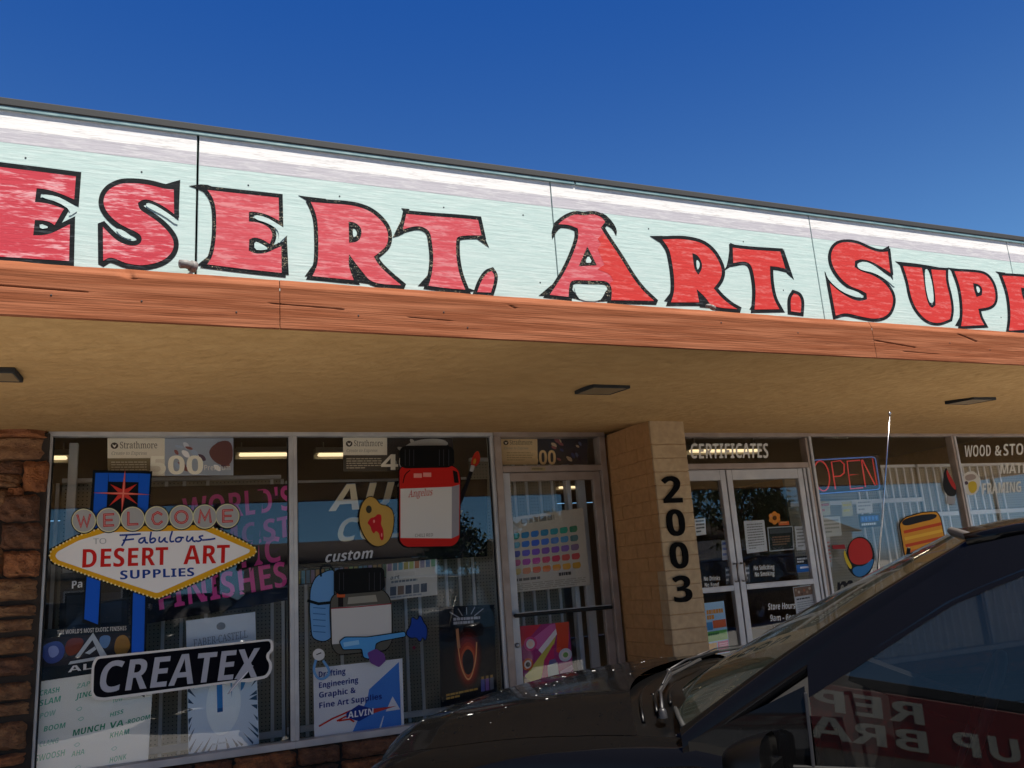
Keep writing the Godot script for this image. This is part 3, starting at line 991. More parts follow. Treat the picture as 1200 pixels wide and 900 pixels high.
func build_column() -> void:
	# painted block column between the two doors: repainted beige front, older ochre side, beige patch round the corner
	var x0 := 3.214
	var x1 := 3.505
	var z1 := 0.69
	var cy := 0.0985
	var n := part("column", store, Vector3((x0 + x1) / 2, 0.13, 0))
	bar("core", n, x0 + 0.006 - n.position.x, x1 - 0.006 - n.position.x, 0, 2.30, 0.0, z1 - 0.006, M.ochre)
	var top := 2.36
	var px_patch_top := at(762, 658, z1).y
	var px_patch_bot := at(780, 745, z1).y
	var k := 0
	var r := RandomNumberGenerator.new()
	r.seed = 6
	var y := top
	while y > 0.14:
		var yy0 := maxf(0.131, y - cy + 0.0025)
		var h := (y if y < top else y + 0.085) - yy0
		var ym := yy0 + h / 2 - 0.13
		# side blocks, running bond
		var cutz := z1 - 0.105
		var zs := [0.057, 0.34, cutz] if k % 2 == 0 else [0.057, 0.19, 0.48, cutz]
		for j in zs.size() - 1:
			mi("block", bbox(Vector3(0.02, h, zs[j + 1] - zs[j] - 0.0035), 0.003), M.ochre, n, Vector3(x0 + 0.01 - n.position.x + r.randf_range(-0.001, 0.001), ym, (zs[j] + zs[j + 1]) / 2))
		var patch: bool = y < px_patch_top + 0.02 and y > px_patch_bot
		mi("block", bbox(Vector3(0.02, h, 0.1015), 0.003), M.beige if patch else M.ochre, n, Vector3(x0 + 0.01 - n.position.x, ym, cutz + 0.0508))
		mi("block", bbox(Vector3(x1 - x0 + 0.0005, h, 0.02), 0.0035), M.beige, n, Vector3(0, ym, z1 - 0.0095 + r.randf_range(-0.001, 0.001)))
		mi("block", bbox(Vector3(0.02, h, z1 - 0.08), 0.003), M.ochre, n, Vector3(x1 - 0.01 - n.position.x, ym, (z1 - 0.02) / 2 + 0.018))
		y -= cy
		k += 1
	for e in [["2", 778.5, 589.5, 800.5], ["0", 783.5, 628.5, 804.5], ["0", 787.5, 667, 808.5], ["3", 791.5, 706.5, 812.5]]:
		var tm := TextMesh.new()
		tm.text = e[0]
		tm.font = FONT.sb
		tm.font_size = 64
		tm.pixel_size = 0.004
		tm.depth = 0.012
		tm.curve_step = 1.0
		var a := at(e[1], e[2], z1 + 0.012)
		var b := at(e[3], e[2] - 1.5, z1 + 0.012)
		var t := at(e[1], e[2] - (31.5 if e[0] != "2" else 31.5), z1 + 0.012)
		var box := tm.get_aabb()
		var d := mi("numeral_" + {"2": "two", "0": "zero", "3": "three"}[e[0]], tm, M.numeral, n)
		var sx := (b.x - a.x) / box.size.x
		var sy := (t.y - a.y) / box.size.y
		d.scale = Vector3(sx, sy, 1)
		d.position = Vector3(a.x - box.position.x * sx, a.y - box.position.y * sy, z1 + 0.0072) - n.position

func stone_mesh(w: float, h: float, dep: float, sd: int) -> ArrayMesh:
	var nz := FastNoiseLite.new()
	nz.seed = sd
	nz.frequency = 7.0
	nz.fractal_octaves = 3
	return grid(8, 7, func(u, v):
		var a: float = (u - 0.5) * 2.0
		var b: float = (v - 0.5) * 2.0
		var m := maxf(absf(a), absf(b))
		var e := 1.0 - pow(m, 10.0)
		var wob := 1.0 + nz.get_noise_2d(a * 0.35 + 5.0, b * 0.35) * 0.12 * m
		var z := dep * (0.25 + 0.75 * e) + nz.get_noise_2d(a * w * 1.5, b * h * 1.5 + 3.0) * 0.045 * e
		if m > 0.999:
			z = -0.01
		return Vector3(a * w * 0.5 * wob, b * h * 0.5 * wob, z))

func build_stone() -> void:
	var pier := part("stone_pier", store, Vector3(-1.5, 0.13, 0.0))
	bar("core", pier, -2.6, at(55, 640).x + 1.5 - 0.012, 0, HEAD - 0.145, -0.02, 0.055, M.mortar)
	var rg := RandomNumberGenerator.new()
	rg.seed = 12
	var i := 0
	# stones read from the photograph, in pixels: left, top, right, bottom
	var S := [[-60, 502, 52, 511], [-80, 513, 50, 538], [-40, 541, 26, 554], [27, 541, 54, 575], [-35, 556, 23, 571], [10, 573, 25, 579], [-30, 574, 9, 592], [-1, 580, 45, 610], [-50, 594, -3, 640],
		[1, 613, 47, 643], [-40, 644, 2, 676], [4, 646, 45, 676], [-70, 678, 42, 707], [-30, 710, 40, 724], [-60, 726, 38, 744], [-20, 747, 37, 768], [-55, 770, 36, 797], [-15, 800, 34, 822], [-50, 824, 32, 844], [-25, 847, 29, 882], [-60, 885, 26, 905], [-30, 908, 24, 940], [-50, 943, 22, 975], [-20, 978, 19, 1010]]
	for q in S:
		var a := at(q[0], q[3], 0.08)
		var b := at(q[2], q[1], 0.08)
		var o := mi("stone", stone_mesh(b.x - a.x + 0.024, b.y - a.y + 0.022, rg.randf_range(0.04, 0.085), i * 7 + 1), M.stone[rg.randi() % 5], pier, Vector3((a.x + b.x) / 2, (a.y + b.y) / 2, 0.055) - pier.position)
		o.rotation.z = rg.randf_range(-0.02, 0.02)
		i += 1
	# the rest of the pier, outside the picture
	var y := 0.15
	while y < HEAD - 0.12:
		var h := rg.randf_range(0.09, 0.2)
		var x := -3.9
		while x < -1.2:
			var w := minf(rg.randf_range(0.2, 0.55), -1.02 - x)
			if w > 0.08:
				mi("stone", stone_mesh(w - 0.008, h - 0.008, rg.randf_range(0.04, 0.07), i * 7 + 1), M.stone[rg.randi() % 5], pier, Vector3(x + w / 2, y + h / 2, 0.055) - pier.position)
			x += w
			i += 1
		y += h
	# low stone wall under the display windows
	for seg in [[-0.64, 2.25, "stone_base"], [5.28, 8.9, "stone_base"]]:
		var base := part(seg[2], store, Vector3(seg[0], 0.13, 0))
		bar("core", base, 0.0, seg[1] - seg[0], 0, SILL - 0.135, -0.13, 0.0, M.mortar)
		var yy := 0.135
		var hs := [0.11, 0.095, 0.112]
		for h in hs:
			var x: float = seg[0]
			while x < seg[1] - 0.03:
				var w := minf(rg.randf_range(0.16, 0.42), seg[1] - x)
				mi("stone", stone_mesh(w - 0.006, h - 0.004, rg.randf_range(0.05, 0.085), i * 7 + 1), M.stone[rg.randi() % 5], base, Vector3(x + w / 2, yy + h / 2, 0.002) - base.position)
				x += w
				i += 1
			yy += h

func build_display() -> void:
	# pegboard display walls behind the glass, each with white uprights and rails, and the strip lamps beyond
	var zb := -0.45
	var W := M.white_slat as Material
	var spec := [
		["white slatted pegboard display wall behind the welcome sign", -0.62, 0.78, 566.0, 100.0, [[66, 600], [189, 800], [211, 800], [240, 800], [319, 800], [332, 800]], 880.0, 175.0],
		["white slatted pegboard display wall behind the bottle cut-outs", 0.81, 2.20, 566.0, 450.0, [[360, 820], [402, 820], [440, 820], [478, 780], [495, 780], [524, 700], [540, 700], [556, 700]], 838.0, 475.0],
		["white slatted pegboard display wall behind the colour chart door", 2.24, 2.98, 540.0, 640.0, [[605, 600], [619, 600], [635, 600], [649, 600], [664, 600]], 0.0, 0.0],
		["white slatted pegboard display wall behind the neon OPEN sign", 5.35, 7.02, 548.0, 1060.0, [[1005, 570], [1014, 570], [1029, 570], [1037, 570], [1045, 570], [1053, 570], [1062, 570], [1071, 570], [1079, 570], [1088, 570], [1097, 570], [1106, 570]], 586.0, 1060.0],
		["white slatted pegboard display wall behind the framing lettering", 7.05, 8.85, 548.0, 1060.0, [[1122, 570], [1132, 570], [1140, 570], [1149, 570], [1157, 570], [1165, 570], [1174, 570]], 600.0, 1150.0]]
	for s in spec:
		var t := thing("display_wall", s[0], "display wall", Vector3((s[1] + s[2]) / 2, 0.12, zb), 0, "pegboard display walls")
		var cx := t.position.x
		var ytop := at(s[4], s[3], zb).y
		bar("pegboard", t, s[1] - cx, s[2] - cx, 0.0, ytop - 0.12, -0.03, 0.0, M.pegboard)
		bar("top_rail", t, s[1] - cx, s[2] - cx, ytop - 0.118, ytop - 0.09, -0.03, 0.02, W)
		for p in s[5]:
			var x := at(p[0], p[1], zb + 0.01).x - cx
			bar("slat", t, x - 0.011, x + 0.011, 0.04, ytop - 0.12, 0.001, 0.018, W, 0.002)
		if s[6] > 0:
			var yr := at(s[7], s[6], zb + 0.02).y - 0.12
			bar("rail", t, s[1] - cx, s[2] - cx, yr - 0.022, yr + 0.022, 0.019, 0.034, W)
	var sh := thing("display_ledge", "plain ledge board inside the windows of the welcome sign", "ledge", Vector3(0.8, 0.12, -0.2))
	bar("board", sh, -1.42, 1.42, 0.30, 0.33, -0.2, 0.155, M.pegboard)
	bar("riser", sh, -1.42, 1.42, 0.0, 0.299, 0.12, 0.15, M.pegboard)
	# white post standing in the corner of the first window
	var post := thing("white_post", "slim white post behind the glass beside the stone pier", "post", Vector3(at(86, 540, -0.3).x, 0.12, -0.3))
	bar("shaft", post, -0.026, 0.026, 0, 2.33, -0.03, 0.03, W)
	bar("foot_plate", post, -0.06, 0.06, -0.001, 0.02, -0.06, 0.06, W)
	# slim inner posts behind the entrance door
	for p in [[676, 700, 0.02, "narrow white post just inside the entrance door"], [691, 700, 0.036, "wide white post just inside the entrance door"]]:
		var q := thing("inner_post", p[3], "post", Vector3(at(p[0], p[1], -0.3).x, 0.12, -0.3), 0)
		bar("shaft", q, -p[2], p[2], 0, 2.2, -0.02, 0.02, W)
		bar("foot_plate", q, -0.04, 0.04, -0.001, 0.015, -0.03, 0.03, W)
	# strip lamps hung from the ceiling
	var L := [[310, 531, 56, "welcome sign window"], [420, 531, 90, "bottle window"], [36, 535, 66, "stone pier end of the shop"], [850, 527, 92, "CERTIFICATES lettering"], [668, 570, 30, "entrance door"], [985, 508, 30, "OPEN sign window"], [60, 566, 40, "far corner of the shop"]]
	for l in L:
		var z: float = -2.0 if l[1] < 530 else (-2.3 if l[1] < 555 else -5.5)
		var c := at(l[0], l[1], z)
		var d := CAM.distance_to(c)
		var len := clampf(l[2] / FL * d * 1.1, 0.3, 2.4)
		var t := thing("strip_lamp", "lit strip lamp seen through the glass near the " + l[3], "strip lamp", c, 0, "strip lamps in the shop")
		bar("housing", t, -len / 2, len / 2, 0.0, 0.05, -0.07, 0.07, M.lamp_body)
		bar("lamp_tube", t, -len / 2 + 0.03, len / 2 - 0.03, -0.028, -0.001, -0.03, 0.03, M.lamp_glow, 0.01)
		bar("lamp_reflector", t, -len / 2, len / 2, -0.045, 0.0, -0.1, -0.072, M.lamp_body)
		for s in [-1, 1]:
			bar("hanger", t, s * len * 0.4 - 0.006, s * len * 0.4 + 0.006, 0.051, 2.80 - c.y, -0.006, 0.006, M.lamp_body)
		var al := AreaLight3D.new()
		al.name = "strip_lamp_light"
		al.area_size = Vector2(len - 0.06, 0.06)
		al.light_energy = 0.05
		al.light_color = Color(1.0, 0.92, 0.76)
		al.shadow_enabled = true
		t.add_child(al, true)
		al.position = Vector3(0, -0.05, 0)
		al.rotation.x = -PI / 2

# ---------------------------------------------------------------- prints, banners, boards and decals of the windows
func build_prints() -> void:
	strathmore()
	welcome()
	window_one()
	window_two()
	door_prints()
	double_door_prints()
	right_windows()

func crest(s: Dictionary, cx: float, cy: float, r: float, ry: float, col: String) -> void:
	poly(s, ell(cx, cy, r, ry, 18), col, 2)
	poly(s, [[cx - r * 0.55, cy - ry * 0.5], [cx, cy - ry * 0.05], [cx + r * 0.55, cy - ry * 0.5], [cx + r * 0.35, cy + ry * 0.25], [cx, cy + ry * 0.6], [cx - r * 0.35, cy + ry * 0.25]], "d8d3c4", 3)

func strathmore() -> void:
	# header posters above the windows: cream panel, wordmark, large number, detail of a painting
	for k in 3:
		var quad: Array = [[[126, 513.5], [273.5, 513.5], [273.5, 557], [126, 558]], [[402, 512], [531, 512], [531, 551.5], [402, 552.5]], [[587, 512.5], [688.5, 512.5], [688.5, 544.5], [588, 544.5]]][k]
		var s := sheet(-0.06, quad)
		var cream: String = ["cfc8b6", "cfc8b6", "c4ad85"][k]
		var split: float = [0.455, 0.40, 0.42][k]
		rect(s, 0, 0, split, 1, cream, 0)
		rect(s, split, 0, 1, 1, ["8d98a6", "22252b", "2a2d3a"][k], 0)
		crest(s, 0.055, 0.20, 0.03, 0.085, "3a3631")
		text(s, "Strathmore", [0.10, 0.27], [0.395 if k == 0 else 0.36, 0.27], 0.17, "4a463f", 1, "r")
		text(s, "Create to Express", [0.03, 0.44], [0.31, 0.44], 0.09, "8a8578", 1, "r", 0.2)
		if k < 2:
			rect(s, 0, 0.53, 0.34 if k == 0 else split, 1.0, "6a5f49" if k == 0 else "3d3c38", 1)
			greek(s, 0.03, 0.62, 0.31 if k == 0 else 0.35, 0.95, 5, "a39a86", 3 + k, 2, 0.45)
		else:
			greek(s, 0.06, 0.55, 0.36, 0.9, 4, "a08a66", 9, 2, 0.4)
		# painting detail: sweeps of grey, blue and brown
		var r := RandomNumberGenerator.new()
		r.seed = 20 + k
		var pal: Array = [["8fa0b5", "b9bfc7", "5d7494", "dfe0e0", "7d4f4d", "43354a"], ["b8b5ab", "54585e", "8f8d86", "2f3136", "d2d0c8"], ["33406b", "8b5358", "55627f", "b9a98c", "1d2233"]][k]
		for i in 16:
			var x := r.randf_range(split + 0.03, 0.93)
			var y := r.randf_range(0.03, 0.75)
			var w := r.randf_range(0.03, 0.07)
			var h := r.randf_range(0.1, 0.24)
			poly(s, smooth([[x, y], [x + w, y + h * 0.15], [minf(x + w * 1.3, 0.99), y + h], [x + w * 0.4, y + h * 0.8]]), pal[r.randi() % pal.size()], 1.0 + i * 0.05)
		if k == 0:
			poly(s, smooth([[0.80, 0.3], [0.9, 0.05], [0.995, 0.1], [0.995, 0.7], [0.9, 0.75], [0.82, 0.55]]), "5b3a3c", 2)
			text(s, "500", [0.335, 0.97], [0.76, 0.97], 0.50, "e2dccb", 3, "sb")
			text(s, "Premium", [0.77, 0.86], [0.975, 0.86], 0.14, "d6d2c8", 3, "s")
		elif k == 1:
			poly(s, smooth([[0.52, 0.35], [0.66, 0.08], [0.90, 0.04], [0.98, 0.25], [0.8, 0.3], [0.6, 0.5]]), "a9a8a2", 2)
			text(s, "400", [0.345, 0.97], [0.80, 0.97], 0.46, "d8d2c2", 3, "sb")
		else:
			text(s, "300", [0.33, 1.0], [0.63, 1.0], 0.52, "cdb487", 3, "sb")
		done(s, "header_poster", ["cream and grey paper poster reading 500 Premium above the welcome sign", "cream and black paper poster reading 400 above the red bottle", "tan paper poster in the transom over the entrance door"][k], "poster", "paper posters in the header glass")
	# small plate on the transom bar
	var p := sheet(0.053, [[622.5, 547.6], [639, 547.6], [639, 551.6], [622.5, 551.6]])
	p.norm = true
	rect(p, 0, 0, 1, 1, "9a8a68", 1)
	greek(p, 0.05, 0.25, 0.95, 0.75, 1, "6e6149", 4, 2, 0.9)
	done(p, "door_plate", "small brass-coloured plate on the bar over the entrance door", "plate")

func welcome() -> void:
	# cut-out board: blue frame, star, seven discs and a lozenge with yellow beaded border
	var t := thing("welcome_sign", "cut-out welcome board with star, discs and yellow bordered white lozenge", "sign", at(180, 702, 0.012))
	var add := func(s: Dictionary, called: String):
		var o := done(s, called, "", "", "", null, t)
		o.position = s.o - t.position
	var f := 1.0 / 3.529
	var q := func(a: Array) -> Array:
		var r := []
		for p in a:
			r.append([p[0] * f, 480.0 + p[1] * f])
		return r
	var mk := func(z: float) -> Dictionary:
		var s := sheet(z, [[60, 550], [300, 550], [300, 750], [60, 750]])
		s.norm = false
		s.o = t.position
		return s
	var s: Dictionary = mk.call(0.010)
	slab(s, q.call([[385, 252], [630, 255], [618, 420], [600, 760], [612, 782], [598, 1190], [535, 1155], [545, 600], [420, 600], [415, 905], [340, 880], [358, 600]]), 0.006, "14181f")
	add.call(s, "backing")
	for leg in [[[395, 262], [448, 262], [440, 420], [420, 600], [415, 712], [405, 888], [348, 866], [358, 705], [385, 430]], [[575, 264], [621, 266], [612, 420], [600, 778], [592, 1182], [540, 1152], [550, 770], [568, 420]], [[449, 262], [574, 264], [573, 300], [449, 298]]]:
		s = mk.call(0.0165)
		slab(s, q.call(leg), 0.005, "1a56c4")
		add.call(s, "blue_frame")
	s = mk.call(0.0225)
	var star := []
	var tips := [[518, 243], [566, 308], [620, 352], [570, 392], [503, 428], [452, 398], [386, 344], [456, 308]]
	for i in 8:
		var a := Vector2(tips[i][0], tips[i][1])
		var b := Vector2(tips[(i + 1) % 8][0], tips[(i + 1) % 8][1])
		star.append([a.x, a.y])
		var m := Vector2(510, 347) + ((a + b) / 2 - Vector2(510, 347)) * 0.24
		star.append([m.x, m.y])
	slab(s, q.call(star), 0.004, "c23a32")
	for i in range(0, 8, 2):
		var a := Vector2(tips[i][0], tips[i][1])
		var c := Vector2(510, 347)
		var d := (a - c).orthogonal().normalized() * 3.5
		poly(s, q.call([[a.x, a.y], [c.x + d.x, c.y + d.y], [c.x - d.x, c.y - d.y]]), "df7d6d", 1)
	add.call(s, "star")
	var dia := [[196, 612], [206, 575], [310, 520], [430, 478], [860, 470], [1000, 535], [1068, 572], [1062, 605], [860, 700], [650, 790], [450, 722], [215, 640]]
	s = mk.call(0.0165)
	slab(s, pv(q.call(dia)), 0.007, "1f2024")
	var dia1 := [[203, 612], [212, 580], [312, 526], [432, 485], [858, 477], [998, 541], [1061, 575], [1056, 600], [857, 694], [650, 783], [452, 716], [220, 634]]
	poly(s, rounded(q.call(dia1), 5.0), "d9a21c", 1)
	var dia2 := [[228, 606], [238, 588], [325, 542], [440, 508], [846, 500], [985, 560], [1034, 580], [1030, 592], [845, 674], [650, 760], [460, 698], [240, 622]]
	poly(s, rounded(q.call(dia2), 4.0), "e6e5e6", 2)
	text(s, "TO", [386 * f, 480 + 557 * f], [440 * f, 480 + 555 * f], 6.6, "a7abb0", 3, "s")
	text(s, "DESERT", [340 * f, 480 + 654 * f], [694 * f, 480 + 642 * f], 21.5, "c4231c", 3, "sb", 0.04)
	text(s, "ART", [758 * f, 480 + 640 * f], [948 * f, 480 + 634 * f], 21.5, "c4231c", 3, "sb", 0.04)
	text(s, "SUPPLIES", [497 * f, 480 + 702 * f], [803 * f, 480 + 688 * f], 10.0, "1f3f8e", 3, "sb")
	# brush script
	var scr := [[[497, 520], [540, 518], [580, 515]], [[525, 520], [515, 545], [505, 562]], [[510, 541], [535, 538], [552, 536]],
		[[600, 530], [580, 533], [572, 548], [588, 554], [600, 532], [600, 550], [610, 552]], [[625, 508], [618, 550], [635, 551], [645, 538], [635, 530], [622, 540]], [[660, 528], [656, 545], [668, 550], [684, 527], [680, 545], [692, 549]],
		[[712, 505], [702, 535], [706, 548], [718, 545]], [[740, 528], [725, 535], [728, 548], [745, 547], [752, 532], [740, 528], [758, 530]], [[775, 524], [770, 542], [782, 547], [798, 524], [795, 542], [806, 546]], [[838, 522], [820, 526], [836, 538], [822, 546], [810, 543]], [[838, 540], [865, 538], [888, 534]]]
	for k in scr:
		stroke(s, smooth(q.call(k), false), 2.0, "1d3f92", 3)
	add.call(s, "lozenge")
	# beads round the border
	s = mk.call(0.0245)
	var per := pv(q.call(dia1))
	for i in per.size():
		var a := per[i]
		var b := per[(i + 1) % per.size()]
		if i == 3:
			continue
		var nb := int((b - a).length() / 4.6)
		for j in nb:
			var c := a.lerp(b, (j + 0.5) / nb)
			poly(s, ell(c.x, c.y, 1.15, 1.15, 8), "ead9a0", 1)
	add.call(s, "bulb_border")
	var cs := [[347, 460, "W"], [449, 457, "E"], [549, 452, "L"], [648, 450, "C"], [750, 445, "O"], [847, 443, "M"], [940, 440, "E"]]
	var lp := {"W": [[-26, -22], [-12, 24], [0, -14], [13, 24], [26, -24]], "E": [[20, -24], [-17, -22], [-17, 24], [20, 22]], "L": [[-18, -26], [-18, 24], [20, 22]], "C": [[20, -16], [4, -25], [-14, -14], [-18, 4], [-8, 22], [8, 24], [21, 14]], "M": [[-24, 25], [-18, -24], [0, 12], [18, -26], [24, 22]]}
	for c in cs:
		s = mk.call(0.025)
		slab(s, ell(c[0] * f, 480 + c[1] * f, 54 * f, 54 * f, 28), 0.006, "26282c")
		poly(s, ell(c[0] * f, 480 + c[1] * f, 50 * f, 50 * f, 28), "d2cfa6", 1)
		poly(s, ell(c[0] * f, 480 + c[1] * f, 46 * f, 46 * f, 28), "a3a4a6", 2)
		var put := func(pts: Array, w: float, closed: bool):
			var r := []
			for p in pts:
				r.append([(c[0] + p[0]) * f, 480 + (c[1] + p[1]) * f])
			stroke(s, r, w * f * 1.15, "b8262c", 3, closed)
			stroke(s, r, w * f * 0.22, "d9a9a5", 4, closed)
		if c[2] == "O":
			var ring := []
			for p in ell(0, 0, 25, 24, 20):
				ring.append([p.x, p.y])
			put.call(ring, 8.0, true)
		else:
			put.call(lp[c[2]], 8.0, false)
		if c[2] == "E":
			put.call([[-16, 1], [14, 0]], 8.0, false)
		add.call(s, "letter_disc")

func window_one() -> void:
	# black banner with pink block lettering
	var s := sheet(-0.16, [[150, 571], [338.5, 567], [338.5, 703], [172, 731]])
	rect(s, 0, 0, 1, 1, "0d0c12", 0)
	var br := RandomNumberGenerator.new()
	br.seed = 91
	for i in 26:   # purple brushed ground of the print
		var x := br.randf_range(0.0, 0.85)
		var y := br.randf_range(0.04, 0.92)
		poly(s, [[x, y], [x + br.randf_range(0.08, 0.15), y - br.randf_range(0.0, 0.03)], [x + br.randf_range(0.06, 0.14), y + 0.03], [x + 0.01, y + br.randf_range(0.02, 0.05)]], ["261030", "1c0f26", "33143a"][i % 3], 0.4 + i * 0.02)
	text(s, "WORLD'S", [0.32, 0.29], [1.02, 0.22], 0.19, "b03a82", 1, "sb", 0.05)
	text(s, "MOST", [0.52, 0.52], [1.02, 0.45], 0.17, "9c3476", 1, "sb", 0.05)
	text(s, "EXOTIC", [0.26, 0.70], [0.95, 0.66], 0.2, "b03a82", 1, "sb", 0.05)
	text(s, "FINISHES", [0.10, 0.915], [0.99, 0.875], 0.19, "b83f88", 1, "sb", 0.03)
	var r := RandomNumberGenerator.new()
	r.seed = 8
	for i in 60:   # distressed print
		var x := r.randf_range(0.1, 0.95)
		var y := r.randf_range(0.1, 0.97)
		poly(s, [[x, y], [x + r.randf_range(0.01, 0.05), y + r.randf_range(-0.01, 0.01)], [x + r.randf_range(0.0, 0.03), y + r.randf_range(0.01, 0.03)]], "0d0e12", 2)
	poly(s, [[0.80, 0.05], [0.84, 0.05], [0.79, 0.62], [0.74, 0.72]], "15151a", 3)
	done(s, "vinyl_banner", "black vinyl banner with pink distressed block capitals", "banner", "", M.vinyl)
	# dark card behind the sign legs
	s = sheet(-0.10, [[71, 672], [152, 666], [150, 733], [69, 739]])
	rect(s, 0, 0, 1, 1, "10151c", 0)
	text(s, "Pa", [0.17, 0.28], [0.32, 0.27], 0.13, "c9cdd2", 1, "sb")
	rect(s, 0.1, 0.4, 0.9, 0.92, "18222c", 1)
	done(s, "dark_card", "dark blue card half hidden behind the legs of the welcome sign", "poster")
	# finish poster with triangle emblem
	s = sheet(-0.04, [[45, 738], [156, 732], [155, 783], [42.5, 799]])
	rect(s, 0, 0, 1, 1, "20242b", 0)
	poly(s, [[0, 0.17], [1, 0.17], [1, 0.74], [0, 0.74]], "2c2b30", 1)
	poly(s, smooth([[0.05, 0.3], [0.22, 0.22], [0.3, 0.4], [0.26, 0.65], [0.12, 0.7], [0.04, 0.5]]), "3a4a86", 2)
	poly(s, smooth([[0.1, 0.35], [0.2, 0.32], [0.24, 0.5], [0.14, 0.6]]), "7e8dc0", 3)
	poly(s, smooth([[0.32, 0.2], [0.5, 0.22], [0.45, 0.5], [0.33, 0.6], [0.28, 0.4]]), "6d3527", 2)
	poly(s, smooth([[0.64, 0.2], [0.78, 0.2], [0.74, 0.5], [0.66, 0.45]]), "5a7ba6", 2)
	poly(s, smooth([[0.82, 0.25], [0.93, 0.2], [0.99, 0.5], [0.9, 0.74], [0.8, 0.6]]), "8c6a35", 2)
	text(s, "THE WORLD'S MOST EXOTIC FINISHES", [0.2, 0.115], [0.93, 0.115], 0.085, "b9b7b2", 2, "sb")
	poly(s, [[0.58, 0.12], [0.75, 0.70], [0.33, 0.74], [0.35, 0.68], [0.66, 0.64], [0.575, 0.28], [0.45, 0.60], [0.40, 0.60]], "a7b0b8", 4)
	poly(s, [[0.50, 0.54], [0.60, 0.42], [0.62, 0.48], [0.55, 0.58]], "a7b0b8", 4)
	text(s, "ALSA", [0.33, 0.90], [0.82, 0.88], 0.12, "c9ccd0", 4, "sb")
	done(s, "finish_poster", "dark poster with silver triangle emblem and the letters ALSA", "poster", "", M.vinyl)
	# white sheet of green hand lettering
	s = sheet(-0.03, [[42.5, 799.5], [180.5, 778.5], [172, 915], [34, 934]])
	rect(s, 0, 0, 1, 1, "cdd0cb", 0)
	var words := [["MUNCH", 0.34, 0.52, 0.61, 0.5, "0f7a58", 0.052, "sb"], ["VA", 0.65, 0.50, 0.77, 0.49, "0f7a58", 0.05, "sb"], ["-ROOOM", 0.785, 0.485, 0.99, 0.465, "1f8468", 0.036, "sb"], ["BOOM", 0.09, 0.445, 0.27, 0.435, "4a9a80", 0.045, "sb"], ["JINGLE", 0.345, 0.20, 0.56, 0.185, "3f917a", 0.045, "sb"], ["ZAP", 0.35, 0.11, 0.46, 0.10, "7fac9c", 0.04, "sb"],
		["CRASH", 0.035, 0.125, 0.20, 0.115, "559f88", 0.045, "sb"], ["SLAM", 0.04, 0.215, 0.215, 0.2, "559f88", 0.05, "sb"], ["POW", 0.05, 0.325, 0.18, 0.31, "86b3a4", 0.045, "sb"], ["KHAM", 0.66, 0.585, 0.82, 0.57, "4a9a80", 0.045, "sb"], ["SWOOSH", 0.03, 0.70, 0.28, 0.68, "4a9a80", 0.055, "sb"], ["AHA", 0.34, 0.70, 0.45, 0.69, "4a9a80", 0.045, "sb"], ["HONK", 0.67, 0.80, 0.81, 0.785, "559f88", 0.045, "sb"], ["HISS", 0.65, 0.40, 0.76, 0.385, "4a9a80", 0.035, "sb"], ["CLANG", 0.06, 0.575, 0.22, 0.56, "7fac9c", 0.045, "sb"], ["YOW", 0.66, 0.285, 0.75, 0.27, "86b3a4", 0.045, "sb"]]
	for w in words:
		text(s, w[0], [w[1], w[2]], [w[3], w[4]], w[6], w[5], 1, w[7], 0.1)
	for e in [[0.38, 0.29], [0.40, 0.38], [0.38, 0.60], [0.70, 0.68], [0.4, 0.8], [0.1, 0.82]]:
		stroke(s, smooth([[e[0] - 0.02, e[1]], [e[0] + 0.01, e[1] - 0.02], [e[0] + 0.03, e[1]], [e[0], e[1] + 0.02], [e[0] - 0.02, e[1]]], false), 0.006, "86b3a4", 1)
	done(s, "lettering_sheet", "white paper sheet covered with green hand-drawn sound words", "poster")
	# pale blue poster with radiating strokes and a blue pencil
	s = sheet(-0.10, [[218, 727.5], [299, 717], [303.5, 871.5], [221, 887]])
	rect(s, 0, 0, 1, 1, "a8b6c6", 0)
	rect(s, 0, 0.36, 1, 1, "b7c8d6", 1)
	var rr := RandomNumberGenerator.new()
	rr.seed = 31
	for i in 34:
		var a := TAU * i / 34.0 + rr.randf_range(-0.06, 0.06)
		var c := Vector2(0.48, 0.66)
		var d := Vector2(cos(a), sin(a) * 0.62)
		var n := Vector2(-d.y, d.x).normalized() * rr.randf_range(0.008, 0.022)
		var o := c + d * 0.70
		o = Vector2(clampf(o.x, 0.01, 0.99), clampf(o.y, 0.38, 0.99))
		var inn := c + d * rr.randf_range(0.38, 0.5)
		if absf(inn.x - 0.5) < 0.47 and inn.y < 0.97 and inn.y > 0.39:
			poly(s, [[inn.x, inn.y], [clampf(o.x + n.x, 0.005, 0.995), clampf(o.y + n.y, 0.375, 0.995)], [clampf(o.x - n.x, 0.005, 0.995), clampf(o.y - n.y, 0.375, 0.995)]], "2e4a66", 2)
	poly(s, smooth([[0.3, 0.5], [0.5, 0.42], [0.72, 0.5], [0.78, 0.68], [0.64, 0.86], [0.4, 0.9], [0.24, 0.72]]), "cfdbe4", 3)
	rect(s, 0.42, 0.40, 0.50, 0.68, "2f76b5", 4)
	rect(s, 0.42, 0.68, 0.50, 0.71, "1b4f86", 4)
	poly(s, [[0.78, 0.36], [0.96, 0.36], [0.80, 0.56], [0.76, 0.58]], "3a78ae", 4)
	poly(s, [[0.6, 0.4], [0.66, 0.4], [0.63, 0.62]], "5d8db5", 4)
	text(s, "FABER-CASTELL", [0.10, 0.20], [0.88, 0.185], 0.055, "6a7480", 2, "r")
	poly(s, smooth([[0.43, 0.06], [0.5, 0.04], [0.57, 0.06], [0.56, 0.10], [0.45, 0.10]]), "6a7480", 2)
